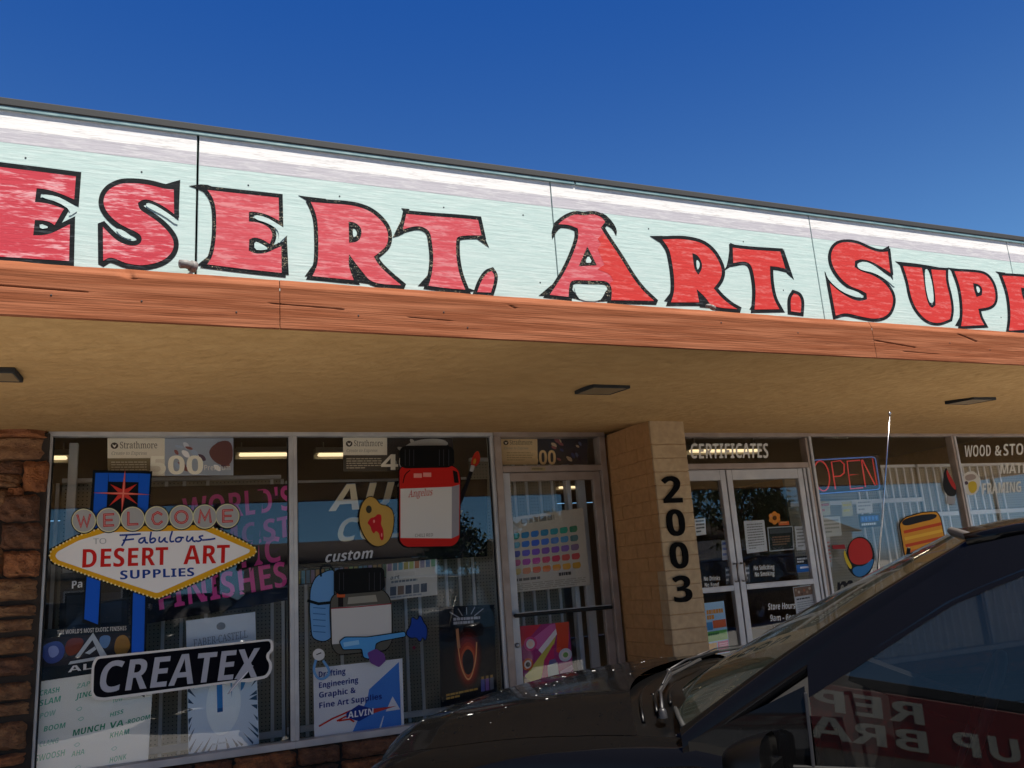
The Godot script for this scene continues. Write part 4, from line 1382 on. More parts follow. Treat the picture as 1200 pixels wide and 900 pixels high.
	greek(s, 0.34, 0.935, 0.66, 0.95, 1, "8fa2b2", 5, 4, 0.9)
	done(s, "pencil_poster", "pale blue poster with a blue pencil and radiating strokes", "poster")
	# wordmark board stuck on the glass
	s = sheet(0.026, [[107, 749], [320, 749], [320, 820], [107, 820]])
	s.norm = false
	var ol := [[112, 769.5], [316, 748.5], [320, 752], [320.5, 762], [316, 766], [315, 771], [319, 777], [318.5, 786], [313, 794.5], [300, 797], [293, 799.5], [280, 799], [122, 821], [110, 819], [106.5, 812], [107.5, 780]]
	slab(s, rounded(ol, 5.0), 0.006, "d9d6d3", "d9d6d3")
	poly(s, rounded([[114.5, 772], [315, 751], [317, 754], [317, 761], [312, 766], [311.5, 771], [315.5, 777.5], [315, 785], [311, 791.5], [290, 795], [282, 796], [121, 817.5], [112.5, 816], [109.5, 811], [110.5, 781]], 4.0), "0b0b0e", 1)
	text(s, "CREATEX", [114.5, 812.5], [301, 793], 36, "a8aab6", 2, "sb", 0.17)
	poly(s, [[297, 780], [286, 793], [268, 813.5], [266, 813], [281, 791], [292, 778]], "a8aab6", 3)
	stroke(s, [[290, 787], [279, 799], [270, 810]], 1.0, "e4e4e8", 4)
	done(s, "wordmark_board", "black cut-out board with grey slanted CREATEX lettering on the glass", "sign", "", M.vinyl)

func window_two() -> void:
	# black banner, chrome slanted lettering
	var s := sheet(-0.16, [[345.5, 566], [571, 561.5], [571, 652], [345.5, 667]])
	rect(s, 0, 0, 1, 1, "0e1117", 0)
	for k in 2:
		text(s, "AUTO", [0.175, 0.335 + 0.008 * k], [0.79, 0.295 + 0.008 * k], 0.30, ["8b97a4", "c7bfa4"][k], 1.0 + k, "sb", 0.28)
		text(s, "COLORS", [0.21, 0.705 + 0.008 * k], [0.85, 0.655 + 0.008 * k], 0.27, ["8b97a4", "bcb69c"][k], 1.0 + k, "sb", 0.28)
	text(s, "custom", [0.155, 0.945], [0.40, 0.925], 0.12, "bfc3c9", 1, "sb", 0.25)
	done(s, "vinyl_banner", "black vinyl banner with slanted chrome AUTO COLORS lettering", "banner", "", M.vinyl)
	# row of coloured caps on a small shelf, and a flyer
	s = sheet(-0.20, [[347, 668], [470, 658], [470, 676], [347, 686]])
	var pal := ["8a8446", "9a7a42", "8c5a44", "7a6a84", "55708f", "4f7f93", "57806a", "8a9a58", "a07f52", "6f6f86", "4d6f84", "5f8a70"]
	rect(s, 0, 0, 1, 1, "3c3b36", 0)
	for i in 22:
		rect(s, i / 22.0 + 0.006, 0.08, (i + 1) / 22.0 - 0.006, 0.92, pal[(i * 5) % 12], 1)
	done(s, "swatch_strip", "narrow strip of coloured marker swatches below the chrome banner", "swatch strip")
	s = sheet(-0.12, [[453, 661], [512, 655], [512.5, 697], [452, 704]])
	rect(s, 0, 0, 1, 1, "a9aaa6", 0)
	for i in 9:
		rect(s, 0.02 + i * 0.108, 0.0, 0.105 + i * 0.108, 0.2, pal[(i * 7 + 3) % 12], 1)
	text(s, "art", [0.08, 0.44], [0.26, 0.43], 0.1, "3c4650", 1, "sb")
	greek(s, 0.1, 0.48, 0.7, 0.58, 1, "5c6670", 4, 1, 0.6)
	for i in 5:
		rect(s, 0.08 + i * 0.15, 0.64, 0.2 + i * 0.15, 0.88, ["4a525e", "6b5a4e", "384452", "59616b", "3d4854"][i], 1)
	greek(s, 0.08, 0.91, 0.8, 0.98, 1, "7b828a", 6, 1, 0.6)
	done(s, "flyer", "white flyer with a row of swatches below the red bottle", "flyer")
	# red paint bottle cut-out with palette and brush (plain product shapes)
	var t := thing("bottle_board", "cut-out red paint bottle with black cap and white label on glass", "sign", at(500, 645, 0.01))
	var mk := func(z: float) -> Dictionary:
		var q := sheet(z, [[430, 515], [560, 515], [560, 645], [430, 645]])
		q.norm = false
		q.o = t.position
		return q
	s = mk.call(0.012)
	keyed(s, rounded([[468, 549], [476, 545], [528, 545], [537, 551], [539, 562], [538, 632], [531, 640], [475, 641], [468, 634]], 5.0), 0.006, "b8241f")
	poly(s, rounded([[530, 551], [535.5, 553], [537.5, 566], [532, 566]], 1.0), "181413", 1)
	poly(s, [[469, 573], [529, 570.5], [529, 631], [469, 630.5]], "c9c7c3", 1)
	poly(s, [[529, 570.5], [538, 568], [537.5, 627], [529, 631]], "8d8b92", 1)
	stroke(s, smooth([[472, 566], [474, 556], [480, 551.5]], false), 1.2, "3a1413", 1)
	rect(s, 484.5, 555, 494, 560, "d98d83", 1)
	rect(s, 495.5, 554, 505, 559, "d98d83", 1)
	text(s, "Angelus", [478, 583], [506, 580.5], 8.0, "b02a24", 2, "r", 0.15)
	text(s, "CHILI RED", [486, 629.5], [507, 628.5], 3.6, "5b5550", 2, "s")
	o_part(s, "bottle", t)
	s = mk.call(0.013)
	slab(s, rounded([[468.5, 526], [474, 522.5], [525, 522], [531.5, 526], [532, 544], [526, 548], [474, 549], [468.5, 546]], 4.0), 0.008, "0e0e10")
	for x in [474, 479, 484, 514, 519, 525]:
		rect(s, x, 527, x + 0.9, 546, "33343a", 1)
	o_part(s, "cap", t)
	var pal_t := thing("palette_board", "cut-out tan artist palette with red paint on the glass", "sign", at(440, 640, 0.01))
	s = sheet(0.012, [[420, 580], [462, 580], [462, 642], [420, 642]])
	s.norm = false
	s.o = pal_t.position
	keyed(s, smooth([[424, 590], [432, 581.5], [440, 584], [445, 592], [454, 593], [461, 600], [461, 618], [456, 634], [445, 641], [434, 638], [424, 624], [420, 606]]), 0.005, "b5924a")
	poly(s, ell(432, 597, 3.4, 4.6, 14), "3a372f", 1)
	poly(s, rounded([[430, 613], [434, 607], [439, 606], [442, 602.5], [446.5, 603], [447, 609], [446, 614], [449, 621], [449.5, 631], [447.5, 634], [445, 631], [444, 625], [440, 622], [438, 626], [435, 622], [434, 617]], 2.0, 4), "b4222a", 1)
	poly(s, ell(438, 611, 1.2, 2.0, 10), "d9847f", 2)
	poly(s, ell(447, 627, 0.8, 2.4, 10), "d9847f", 2)
	o_part(s, "palette", pal_t)
	var br := thing("brush_board", "cut-out black paint brush with red tip beside the red bottle", "sign", at(528, 616, 0.01))
	s = sheet(0.012, [[525, 520], [565, 520], [565, 620], [525, 620]])
	s.norm = false
	s.o = br.position
	slab(s, [[524, 613], [526, 607], [536, 592], [546, 566], [550, 552], [554, 553.5], [549, 568], [540, 592], [530, 612], [526, 616]], 0.005, "121216")
	poly(s, [[550, 552], [552, 545], [556, 546], [554, 553.5]], "9a9a98", 1)
	o_part(s, "handle", br)
	s = mk.call(0.012)
	s.o = br.position
	slab(s, smooth([[551.5, 546], [552.5, 537], [558, 528], [561.5, 530], [563, 540], [558, 547], [555, 546.5]]), 0.005, "9c2a1c")
	poly(s, smooth([[553.5, 544], [555, 537], [558, 538], [557, 544]]), "a5792c", 1)
	o_part(s, "bristle", br)
	# grey and white jar cut-out, plain
	var j := thing("jar_board", "cut-out grey and white paint jar with black cap on glass", "sign", at(425, 790, 0.01))
	s = sheet(0.012, [[360, 660], [470, 660], [470, 800], [360, 800]])
	s.norm = false
	s.o = j.position
	keyed(s, rounded([[388, 702], [393, 696], [448, 691], [456, 700], [459, 716], [459, 752], [452, 762], [396, 767], [389, 758], [387, 716]], 5.0), 0.006, "55534c")
	poly(s, [[388, 712.5], [458, 707], [458.5, 750], [389, 755]], "bdbcbb", 1)
	stroke(s, [[388, 713], [420, 711], [458, 707.5]], 1.2, "8e2530", 2)
	rect(s, 396, 697, 402, 711, "1b1a1a", 1)
	rect(s, 394.5, 695.5, 404, 700, "b4532a", 2)
	poly(s, [[408, 700], [440, 697], [442, 705], [407, 708]], "8d8a80", 1)
	o_part(s, "jar", j)
	s = sheet(0.013, [[360, 660], [470, 660], [470, 800], [360, 800]])
	s.norm = false
	s.o = j.position
	slab(s, rounded([[391, 670], [396, 667], [446, 664.5], [450, 668], [451, 688], [446, 693], [396, 697], [391.5, 692]], 4.0), 0.008, "0e0e10")
	for x in [397, 402, 432, 438, 445]:
		rect(s, x, 671, x + 0.8, 692, "33343a", 1)
	o_part(s, "cap", j)
	# blue pack and blue spray gun with its splash of paint
	var bp := thing("blue_pack_board", "cut-out pale blue canvas pack beside the grey jar", "sign", at(376, 770, 0.01))
	s = sheet(0.008, [[355, 660], [400, 660], [400, 780], [355, 780]])
	s.norm = false
	s.o = bp.position
	keyed(s, rounded([[364, 690], [370, 676], [384, 669], [391, 668], [391, 712], [388, 748], [378, 752], [366, 748], [363, 716]], 6.0), 0.004, "5f8fc2")
	stroke(s, [[361, 704], [373, 707.5], [389, 706]], 3.4, "14161b", 1)
	for y in [712, 719, 726, 733, 740]:
		stroke(s, [[367, y], [381, y + 1]], 1.0, "35608f", 1)
	stroke(s, smooth([[376, 675], [375, 664], [385, 661], [390, 667]], false), 2.2, "1a1c22", 1)
	o_part(s, "pack", bp)
	s = sheet(0.008, [[355, 660], [400, 660], [400, 780], [355, 780]])
	s.norm = false
	s.o = bp.position
	slab(s, ell(373.5, 767, 7.0, 7.0, 22), 0.004, "c4c4c4")
	stroke(s, [[371, 767], [376, 765]], 1.2, "2b2b2e", 1)
	s.top = 0.004
	stroke(s, smooth([[370, 774], [367, 785], [372, 796], [382, 795], [387, 786], [379, 775]], false), 3.0, "5f8fc2", 0.5)
	o_part(s, "gauge", bp)
	var sg := thing("spray_gun_board", "cut-out blue spray gun with dark blue splash beside the grey jar", "sign", at(440, 775, 0.01))
	s = sheet(0.022, [[395, 715], [505, 715], [505, 790], [395, 790]])
	s.norm = false
	s.o = sg.position
	keyed(s, rounded([[398, 752], [404, 747], [430, 747], [474, 740.5], [475, 745.5], [446, 751], [440, 754], [438, 768], [432, 772], [426, 770], [424, 760], [402, 761]], 2.0), 0.005, "4f94cf")
	poly(s, [[402, 753], [420, 750], [421, 755], [403, 758]], "86b8dd", 1)
	poly(s, rounded([[430, 765], [440, 760], [450, 766], [452, 774], [444, 782], [434, 777]], 2.0), "65407f", 1)
	o_part(s, "gun", sg)
	s = sheet(0.022, [[395, 715], [505, 715], [505, 790], [395, 790]])
	s.norm = false
	s.o = sg.position
	keyed(s, smooth([[475, 742], [482, 733], [482, 722], [489, 728], [492, 720], [496, 730], [500.5, 735], [499, 752], [495, 745], [492, 753], [488, 746], [481, 748]]), 0.004, "1d3f93")
	poly(s, ell(485, 759, 1.6, 2.0, 10), "7a2b45", 1)
	o_part(s, "splash", sg)
	# drafting supplies poster
	s = sheet(-0.03, [[367, 783], [471.5, 771.5], [473.5, 853.5], [368.5, 871]])
	rect(s, 0, 0, 1, 1, "c2c6cc", 0)
	poly(s, [[0.96, 0.045], [0.97, 0.955], [0.42, 0.945], [0.60, 0.5], [0.62, 0.38]], "3d72bb", 1)
	poly(s, [[0.88, 0.52], [0.96, 0.72], [0.80, 0.72]], "c2c6cc", 2)
	poly(s, [[0.77, 0.78], [0.78, 0.78], [0.74, 0.95], [0.72, 0.95]], "c2c6cc", 2)
	rect(s, 0.42, 0.955, 0.97, 0.965, "1c3f86", 2)
	text(s, "Drafting", [0.06, 0.13], [0.36, 0.125], 0.075, "28357a", 3, "sb")
	text(s, "Engineering", [0.06, 0.275], [0.50, 0.265], 0.075, "28357a", 3, "sb")
	text(s, "Graphic &", [0.06, 0.405], [0.47, 0.40], 0.075, "28357a", 3, "sb")
	text(s, "Fine Art Supplies", [0.06, 0.545], [0.76, 0.535], 0.075, "28357a", 3, "sb")
	for z in [[[0.06, 0.78], [0.2, 0.71], [0.4, 0.64]], [[0.26, 0.745], [0.34, 0.71], [0.4, 0.70]], [[0.28, 0.75], [0.4, 0.75], [0.44, 0.79]]]:
		stroke(s, z, 0.022, "b8321f", 3)
	poly(s, [[0.66, 0.655], [0.82, 0.66], [0.92, 0.665], [0.8, 0.69], [0.66, 0.72]], "a83a35", 3)
	poly(s, [[0.50, 0.57], [0.66, 0.66], [0.66, 0.72], [0.50, 0.80], [0.36, 0.72], [0.36, 0.66]], "22357f", 4)
	text(s, "ALVIN", [0.375, 0.735], [0.66, 0.73], 0.085, "d4d6da", 5, "sb", 0.05)
	done(s, "drafting_poster", "white and blue poster reading Graphic and Fine Art Supplies", "poster")
	# dark poster with a burning ring
	s = sheet(-0.05, [[514, 711], [579, 708.5], [582.5, 814], [516.5, 829]])
	rect(s, 0, 0, 1, 1, "15141a", 0)
	for i in 7:
		var k := 1.0 - i * 0.1
		poly(s, smooth([[0.5, 0.60 - 0.4 * k], [0.5 + 0.24 * k, 0.62 - 0.28 * k], [0.5 + 0.26 * k, 0.62], [0.5 + 0.15 * k, 0.62 + 0.22 * k], [0.5, 0.62 + 0.27 * k], [0.5 - 0.15 * k, 0.62 + 0.2 * k], [0.5 - 0.26 * k, 0.6], [0.5 - 0.24 * k, 0.62 - 0.28 * k]]), ["26110f", "3d1512", "5c1c15", "742318", "8f2f1c", "a8482a", "141118"][i], 1.0 + i * 0.4)
	stroke(s, smooth([[0.32, 0.36], [0.36, 0.60], [0.44, 0.74], [0.5, 0.78], [0.56, 0.74], [0.64, 0.58], [0.66, 0.40]], false), 0.02, "c98a5a", 5)
	stroke(s, [[0.32, 0.25], [0.34, 0.42]], 0.05, "a87552", 5)
	for z in [[0.2, 0.06, 0.36, 0.12], [0.35, 0.03, 0.42, 0.1], [0.5, 0.02, 0.5, 0.09], [0.65, 0.02, 0.58, 0.09], [0.8, 0.04, 0.64, 0.11]]:
		stroke(s, [[z[0], z[1]], [z[2], z[3]]], 0.012, "8e9098", 2)
	greek(s, 0.26, 0.12, 0.74, 0.20, 2, "9a9ba0", 3, 2, 0.7)
	greek(s, 0.1, 0.88, 0.66, 0.95, 2, "a2813c", 5, 2, 0.6)
	for i in 3:
		rect(s, 0.72 + i * 0.08, 0.80, 0.785 + i * 0.08, 0.93, ["4a4f8c", "6a4f8c", "5a5f6c"][i], 2)
		rect(s, 0.73 + i * 0.08, 0.77, 0.775 + i * 0.08, 0.80, "9a7a42", 2)
	done(s, "dark_poster", "dark poster with a glowing orange-red ring of fire", "poster", "", M.vinyl)

func keyed(s: Dictionary, pts, thick: float, col: String, w := 1.1) -> void:
	# a board with a dark printed outline
	var p2: PackedVector2Array = pts if pts is PackedVector2Array else pv(pts)
	var big := Geometry2D.offset_polygon(p2, w, Geometry2D.JOIN_ROUND)
	slab(s, big[0], thick, "101014")
	poly(s, p2, col, 0.5)

func o_part(s: Dictionary, called: String, t: Node3D) -> void:
	mi(called, s.st.commit(), M.print, t, s.o - t.position)

func door_prints() -> void:
	# colour chart on cloth
	var s := sheet(-0.04, [[594.5, 607], [683, 595], [692, 685.5], [597, 695]])
	rect(s, 0, 0, 1, 1, "a59f92", 0)
	greek(s, 0.18, 0.04, 0.85, 0.12, 1, "6f6a61", 3, 1, 0.8)
	var rows := [["2f7f72", "2c73a0", "2c62a8", "2c6f92", "33818a", "2f8472", "2f7556"], ["2f7f9a", "2f62b0", "3555b5", "3a62b4", "3f6cae", "4a83a8", "4a6f72"], ["4f5596", "5350ae", "6a46a8", "6a4696", "6f4a9a", "74589a", "6d5a78"], ["9a4a72", "8e3a92", "a23a86", "aa3a5a", "ae3a52", "b0504a", "a84446"], ["a89456", "a8704c", "b05a3a", "b4682e", "b8802e", "b8882e", "a87f2c"]]
	for r in 5:
		for c in 7:
			poly(s, rounded([[0.05 + c * 0.125, 0.22 + r * 0.118], [0.148 + c * 0.125, 0.215 + r * 0.118], [0.155 + c * 0.125, 0.27 + r * 0.118], [0.13 + c * 0.125, 0.30 + r * 0.118], [0.05 + c * 0.125, 0.295 + r * 0.118]], 0.02, 3), rows[r][c], 1)
	greek(s, 0.04, 0.82, 0.55, 0.88, 1, "5f5a52", 5, 1, 0.6)
	greek(s, 0.04, 0.89, 0.95, 0.99, 4, "8a857a", 7, 1, 0.5)
	greek(s, 0.62, 0.80, 0.88, 0.86, 1, "3a3733", 8, 1, 0.7)
	done(s, "colour_chart", "cream colour chart with five rows of rounded paint swatches", "chart")
	# pink paint poster
	s = sheet(-0.05, [[608, 734], [666.5, 728.5], [672.5, 793], [613, 808]])
	rect(s, 0, 0, 1, 1, "96306c", 0)
	poly(s, [[0, 0], [0.45, 0], [0, 0.35]], "b5323f", 1)
	poly(s, [[0.1, 0.3], [0.62, 0.02], [0.8, 0.0], [0.45, 0.45]], "b85a95", 1)
	poly(s, [[0.35, 0.42], [0.75, 0.08], [0.78, 0.16], [0.42, 0.5]], "d8cfd2", 2)
	poly(s, [[0.05, 0.8], [0.4, 0.5], [0.72, 0.22], [0.62, 0.5], [0.35, 0.9], [0.2, 0.98]], "b9b14e", 2)
	poly(s, [[0.72, 0.0], [1.0, 0.0], [0.96, 0.35], [0.9, 0.62], [0.7, 0.5], [0.74, 0.2]], "c2432c", 3)
	poly(s, [[0.35, 0.95], [0.45, 0.6], [0.66, 0.35], [0.64, 0.8], [0.5, 1.0]], "b02a5e", 3)
	for e in [[0.2, 0.3, 0.13, "c2427a", "d9b9a8"], [0.87, 0.58, 0.13, "b9bdc4", "6f9a52"], [0.12, 0.62, 0.11, "bf5a2c", "3c2f2c"]]:
		poly(s, ell(e[0], e[1], e[2], e[2] * 0.9, 20), e[3], 4)
		poly(s, ell(e[0], e[1], e[2] * 0.65, e[2] * 0.6, 18), "cfc4c2", 5)
		poly(s, ell(e[0], e[1], e[2] * 0.4, e[2] * 0.36, 16), e[4], 6)
	poly(s, [[0.50, 0.70], [0.70, 0.68], [0.71, 0.98], [0.50, 1.0]], "b9c4b6", 5)
	poly(s, [[0.55, 0.62], [0.66, 0.61], [0.69, 0.68], [0.52, 0.70]], "5f5a86", 5)
	poly(s, [[0.74, 0.85], [0.98, 0.78], [1.0, 0.86], [0.74, 0.98]], "b98aa5", 4)
	poly(s, [[0.0, 0.78], [0.28, 1.0], [0.0, 1.0]], "8c7a55", 4)
	done(s, "paint_poster", "pink and orange poster with spray paint cans on the entrance door", "poster")

func double_door_prints() -> void:
	var f := 1.0 / 3.214
	var P := func(a: Array) -> Array:
		var r := []
		for p in a:
			r.append([790 + p[0] * f, 490 + p[1] * f])
		return r
	var paper := func(q: Array, col: String, called: String, label: String, sd: int, rows: int, ink := "6d6d6d", z := -0.012) -> void:
		var s := sheet(z, P.call(q))
		rect(s, 0, 0, 1, 1, col, 0)
		if rows > 0:
			greek(s, 0.12, 0.1, 0.88, 0.92, rows, ink, sd, 1, 0.45)
		done(s, called, label, "notice")
	# lettering on the glass
	var let := func(t: String, a: Array, b: Array, cap: float, label: String, called := "glass_lettering", z := 0.006) -> void:
		var p: Array = P.call([a, b])
		var s := sheet(z, [[p[0][0], p[0][1] - cap * f], [p[1][0], p[1][1] - cap * f], p[1], p[0]])
		s.norm = false
		text(s, t, p[0], p[1], cap * f, "cfcdc6", 0, "sb")
		done(s, called, label, "lettering", "white lettering on the glass")
	let.call("CERTIFICATES", [62, 152], [355, 149], 56, "white CERTIFICATES lettering on the glass over the double doors")
	let.call("No Drinks", [112, 613], [173, 610], 16, "white No Drinks lettering low on the door leaf glass")
	let.call("No Food", [115, 637], [168, 634], 16, "white No Food lettering low on the door leaf glass")
	let.call("No Soliciting", [300, 573], [378, 568], 17, "white No Soliciting lettering on the right door leaf")
	let.call("No Smoking", [304, 597], [378, 592], 17, "white No Smoking lettering on the right door leaf")
	let.call("Store Hours", [354, 722], [456, 717], 24, "white Store Hours lettering on the lower door glass")
	let.call("9am - 6pm", [362, 765], [460, 760], 24, "white 9am - 6pm lettering on the lower door glass")
	let.call("Mon - Sat", [376, 808], [466, 803], 24, "white Mon - Sat lettering on the lower door glass")
	paper.call([[75, 380], [117, 377], [121, 438], [80, 444]], "aeb2b3", "door_notice", "small white notice with a dark diagram beside the column", 3, 4, "3c3f42")
	paper.call([[262, 388], [339, 383], [352, 500], [274, 510]], "a9adb0", "door_notice", "large white typed notice on the right door leaf", 4, 10)
	paper.call([[453, 408], [499, 405], [508, 495], [462, 499]], "a4a9ac", "door_notice", "narrow white typed notice beside the framed picture", 5, 6)
	paper.call([[178, 461], [199, 459], [203, 533], [182, 536]], "8f9299", "card_sticker", "small payment card sticker by the left door stile", 6, 3, "3f4f86")
	paper.call([[192, 562], [210, 560], [213, 627], [195, 630]], "4c4f52", "hand_sticker", "small grey sticker on the left door stile beside the pull", 7, 3, "a5a7a9")
	paper.call([[267, 555], [283, 554], [287, 620], [271, 622]], "4c4f52", "hand_sticker", "small grey sticker on the right door stile below its pull", 8, 3, "a5a7a9")
	var s := sheet(-0.012, P.call([[350, 411], [447, 405], [452, 495], [359, 503]]))
	rect(s, 0, 0, 1, 1, "8b8f91", 0)
	rect(s, 0.04, 0.05, 0.96, 0.95, "17191b", 1)
	greek(s, 0.15, 0.4, 0.85, 0.8, 4, "5f4a38", 5, 2, 0.6)
	rect(s, 0.08, 0.08, 0.92, 0.28, "353a3d", 2)
	done(s, "framed_picture", "dark picture in a thin grey frame on the right door leaf", "picture")
	s = sheet(-0.012, P.call([[355, 350], [400, 350], [400, 402], [355, 402]]))
	s.norm = false
	var c: Array = P.call([[378, 376]])[0]
	for i in 6:
		poly(s, ell(c[0] + cos(TAU * i / 6 + 0.5) * 4.3, c[1] + sin(TAU * i / 6 + 0.5) * 4.6, 3.0, 3.2, 12), "c47a2c", 0.0 + i * 0.2)
	poly(s, ell(c[0], c[1], 2.6, 2.8, 12), "5a3a1c", 2)
	done(s, "flower_sticker", "orange flower sticker on the right door leaf", "sticker")
	paper.call([[392, 390], [432, 388], [434, 402], [394, 404]], "b0562c", "orange_label", "small orange label beside the flower sticker", 9, 1, "c98a55")
	s = sheet(-0.012, P.call([[456, 522], [524, 517], [529, 576], [463, 582]]))
	rect(s, 0, 0, 1, 1, "1d2126", 0)
	rect(s, 0, 0.52, 1, 1, "1f5ea8", 1)
	greek(s, 0.08, 0.1, 0.92, 0.46, 2, "a2a6aa", 5, 1, 0.6)
	greek(s, 0.2, 0.65, 0.85, 0.82, 1, "c9d4e2", 6, 2, 0.7)
	done(s, "review_sticker", "black and blue sticker at the lower edge of the right door leaf", "sticker")
	s = sheet(-0.012, P.call([[447, 637], [537, 625], [551, 742], [464, 760]]))
	rect(s, 0, 0, 1, 1, "a9adb0", 0)
	rect(s, 0.02, 0.02, 0.98, 0.30, "6f5648", 1)
	for i in 8:
		poly(s, ell(0.1 + i * 0.115, 0.10 + (i * 7 % 5) * 0.035, 0.05, 0.045, 10), ["8f7a66", "a89a86", "59453a", "9a5a40"][i % 4], 2.0 + i * 0.1)
	greek(s, 0.08, 0.36, 0.9, 0.42, 1, "3a3c40", 5, 1, 0.8)
	greek(s, 0.08, 0.47, 0.92, 0.95, 7, "82868a", 6, 1, 0.45)
	done(s, "flyer", "white flyer with a brown photo strip on the lower right door glass", "flyer")
	s = sheet(-0.012, P.call([[110, 697], [187, 688], [210, 882], [125, 897]]))
	rect(s, 0, 0, 1, 1, "8fb4cf", 0)
	greek(s, 0.12, 0.14, 0.9, 0.34, 2, "b9823a", 5, 1, 0.8)
	for k in [[0.02, 0.37, 0.35, 0.52, "3f7fb0"], [0.37, 0.35, 0.98, 0.5, "b85a35"], [0.02, 0.55, 0.98, 0.74, "5a9a3c"], [0.02, 0.77, 0.46, 0.99, "c08a2c"], [0.5, 0.76, 0.98, 0.98, "b8467a"]]:
		rect(s, k[0], k[1], k[2], k[3], k[4], 1)
	greek(s, 0.56, 0.80, 0.94, 0.95, 4, "d79ab5", 8, 2, 0.5)
	greek(s, 0.06, 0.58, 0.7, 0.64, 1, "2f6a22", 9, 2, 0.8)
	done(s, "colour_flyer", "colourful flyer with blue, green and orange blocks beside the column", "flyer")

func right_windows() -> void:
	var f := 1.0 / 3.748
	var P := func(a: Array) -> Array:
		var r := []
		for p in a:
			r.append([930 + p[0] * f, 480 + p[1] * f])
		return r
	# neon sign
	var z0 := -0.10
	var nt := thing("neon_sign", "neon OPEN sign with red letters and blue border on black box", "sign", at(990, 578, z0))
	var s := sheet(z0, P.call([[78, 218], [362, 200], [386, 355], [94, 376]]))
	s.o = nt.position
	slab(s, pv([[0, 0], [1, 0], [1, 1], [0, 1]]), 0.03, "0c0c0f")
	o_part(s, "box", nt)
	var tub := func(pts: Array, r: float, closed: bool, m: Material, called: String):
		var q: Array = P.call(pts)
		var v := PackedVector3Array()
		for p in q:
			v.append(at(p[0], p[1], z0 + 0.052) - nt.position)
		mi(called, tube(v, r, 6, closed), m, nt)
	var red := mat(Color(0.80, 0.24, 0.26), 0.25)
	red.emission_enabled = true
	red.emission = Color(0.9, 0.22, 0.25)
	red.emission_energy_multiplier = 0.1
	var blue := mat(Color(0.35, 0.55, 0.85), 0.25)
	blue.emission_enabled = true
	blue.emission = Color(0.3, 0.5, 0.9)
	blue.emission_energy_multiplier = 0.06
	var rr := []
	for p in rounded([[84, 222], [358, 207], [380, 350], [98, 371]], 16.0):
		rr.append([p.x, p.y])
	tub.call(rr, 0.006, true, blue, "border_tube")
	var O := []
	for p in ell(124, 291, 33, 66, 26):
		O.append([p.x + (p.y - 291) * 0.12, p.y])
	tub.call(O, 0.006, true, red, "neon_tube")
	tub.call([[184, 350], [166, 230], [205, 224], [222, 240], [222, 278], [205, 292], [176, 294]], 0.006, false, red, "neon_tube")
	tub.call([[290, 222], [235, 227], [242, 288], [285, 284], [242, 288], [250, 348], [304, 343]], 0.006, false, red, "neon_tube")
	tub.call([[316, 340], [298, 222], [302, 220], [358, 332], [366, 330], [346, 214]], 0.006, false, red, "neon_tube")
	# cards and stickers round it
	var card := func(q: Array, col: String, called: String, label: String, sd: int, rows: int, ink: String) -> Dictionary:
		var k := sheet(-0.012, P.call(q))
		rect(k, 0, 0, 1, 1, col, 0)
		if rows > 0:
			greek(k, 0.1, 0.15, 0.9, 0.9, rows, ink, sd, 1, 0.45)
		done(k, called, label, "card")
		return k
	card.call([[274, 397], [344, 393], [348, 452], [279, 457]], "a4a8a8", "window_card", "white card with a small crest below the neon OPEN sign", 3, 3, "7a7f82")
	card.call([[120, 474], [204, 468], [212, 553], [128, 560]], "9a9f9b", "window_card", "large white card below the neon OPEN sign", 4, 4, "777b76")
	card.call([[114, 405], [158, 402], [163, 463], [118, 467]], "8f8f7a", "window_card", "small card with a red and green picture by the door jamb", 5, 2, "8a4a3a")
	card.call([[210, 405], [255, 402], [262, 466], [215, 470]], "8f8f72", "window_card", "small yellowish card between two white cards", 6, 2, "a29a3a")
	card.call([[132, 562], [158, 560], [172, 690], [148, 694]], "8a908f", "window_card", "narrow white strip hung by the door jamb", 7, 6, "9a5a55")
	s = sheet(-0.012, P.call([[284, 462], [378, 456], [383, 512], [290, 520]]))
	rect(s, 0, 0, 1, 1, "0c0f14", 0)
	rect(s, 0.08, 0.12, 0.92, 0.58, "1c4f96", 1)
	for i in 5:
		poly(s, smooth([[0.12 + i * 0.16, 0.18], [0.24 + i * 0.16, 0.2], [0.22 + i * 0.16, 0.5], [0.14 + i * 0.16, 0.48]]), "3f78bd", 2)
	greek(s, 0.1, 0.68, 0.9, 0.88, 1, "b9c0c6", 4, 2, 0.8)
	done(s, "blue_sticker", "black sticker with a blue panel below the neon OPEN sign", "sticker")
	# round red, yellow and blue paint emblem
	s = sheet(0.008, P.call([[165, 555], [360, 555], [360, 745], [165, 745]]))
	s.norm = false
	var em := thing("paint_emblem", "round red, yellow and blue emblem with a red handle on glass", "sign", at(1009, 675, 0.008))
	s.o = em.position
	slab(s, ell(930 + 292 * f, 480 + 648 * f, 62 * f, 90 * f, 32), 0.003, "14161a")
	poly(s, smooth(P.call([[262, 568], [300, 562], [332, 585], [348, 640], [335, 668], [300, 682], [262, 680], [240, 650], [240, 600]])), "b02a26", 1)
	poly(s, smooth(P.call([[222, 610], [236, 655], [256, 688], [250, 704], [232, 680], [218, 640]])), "c2a92c", 1)
	poly(s, smooth(P.call([[254, 704], [270, 688], [310, 688], [348, 650], [350, 672], [330, 712], [295, 736], [268, 730]])), "2f6fa8", 1)
	o_part(s, "ball", em)
	s = sheet(0.008, P.call([[165, 555], [360, 555], [360, 745], [165, 745]]))
	s.norm = false
	s.o = em.position
	slab(s, rounded(P.call([[168, 596], [222, 592], [228, 612], [172, 613]]), 1.0), 0.003, "8f2a2e")
	o_part(s, "handle", em)
	s = sheet(0.008, P.call([[190, 760], [310, 760], [310, 830], [190, 830]]))
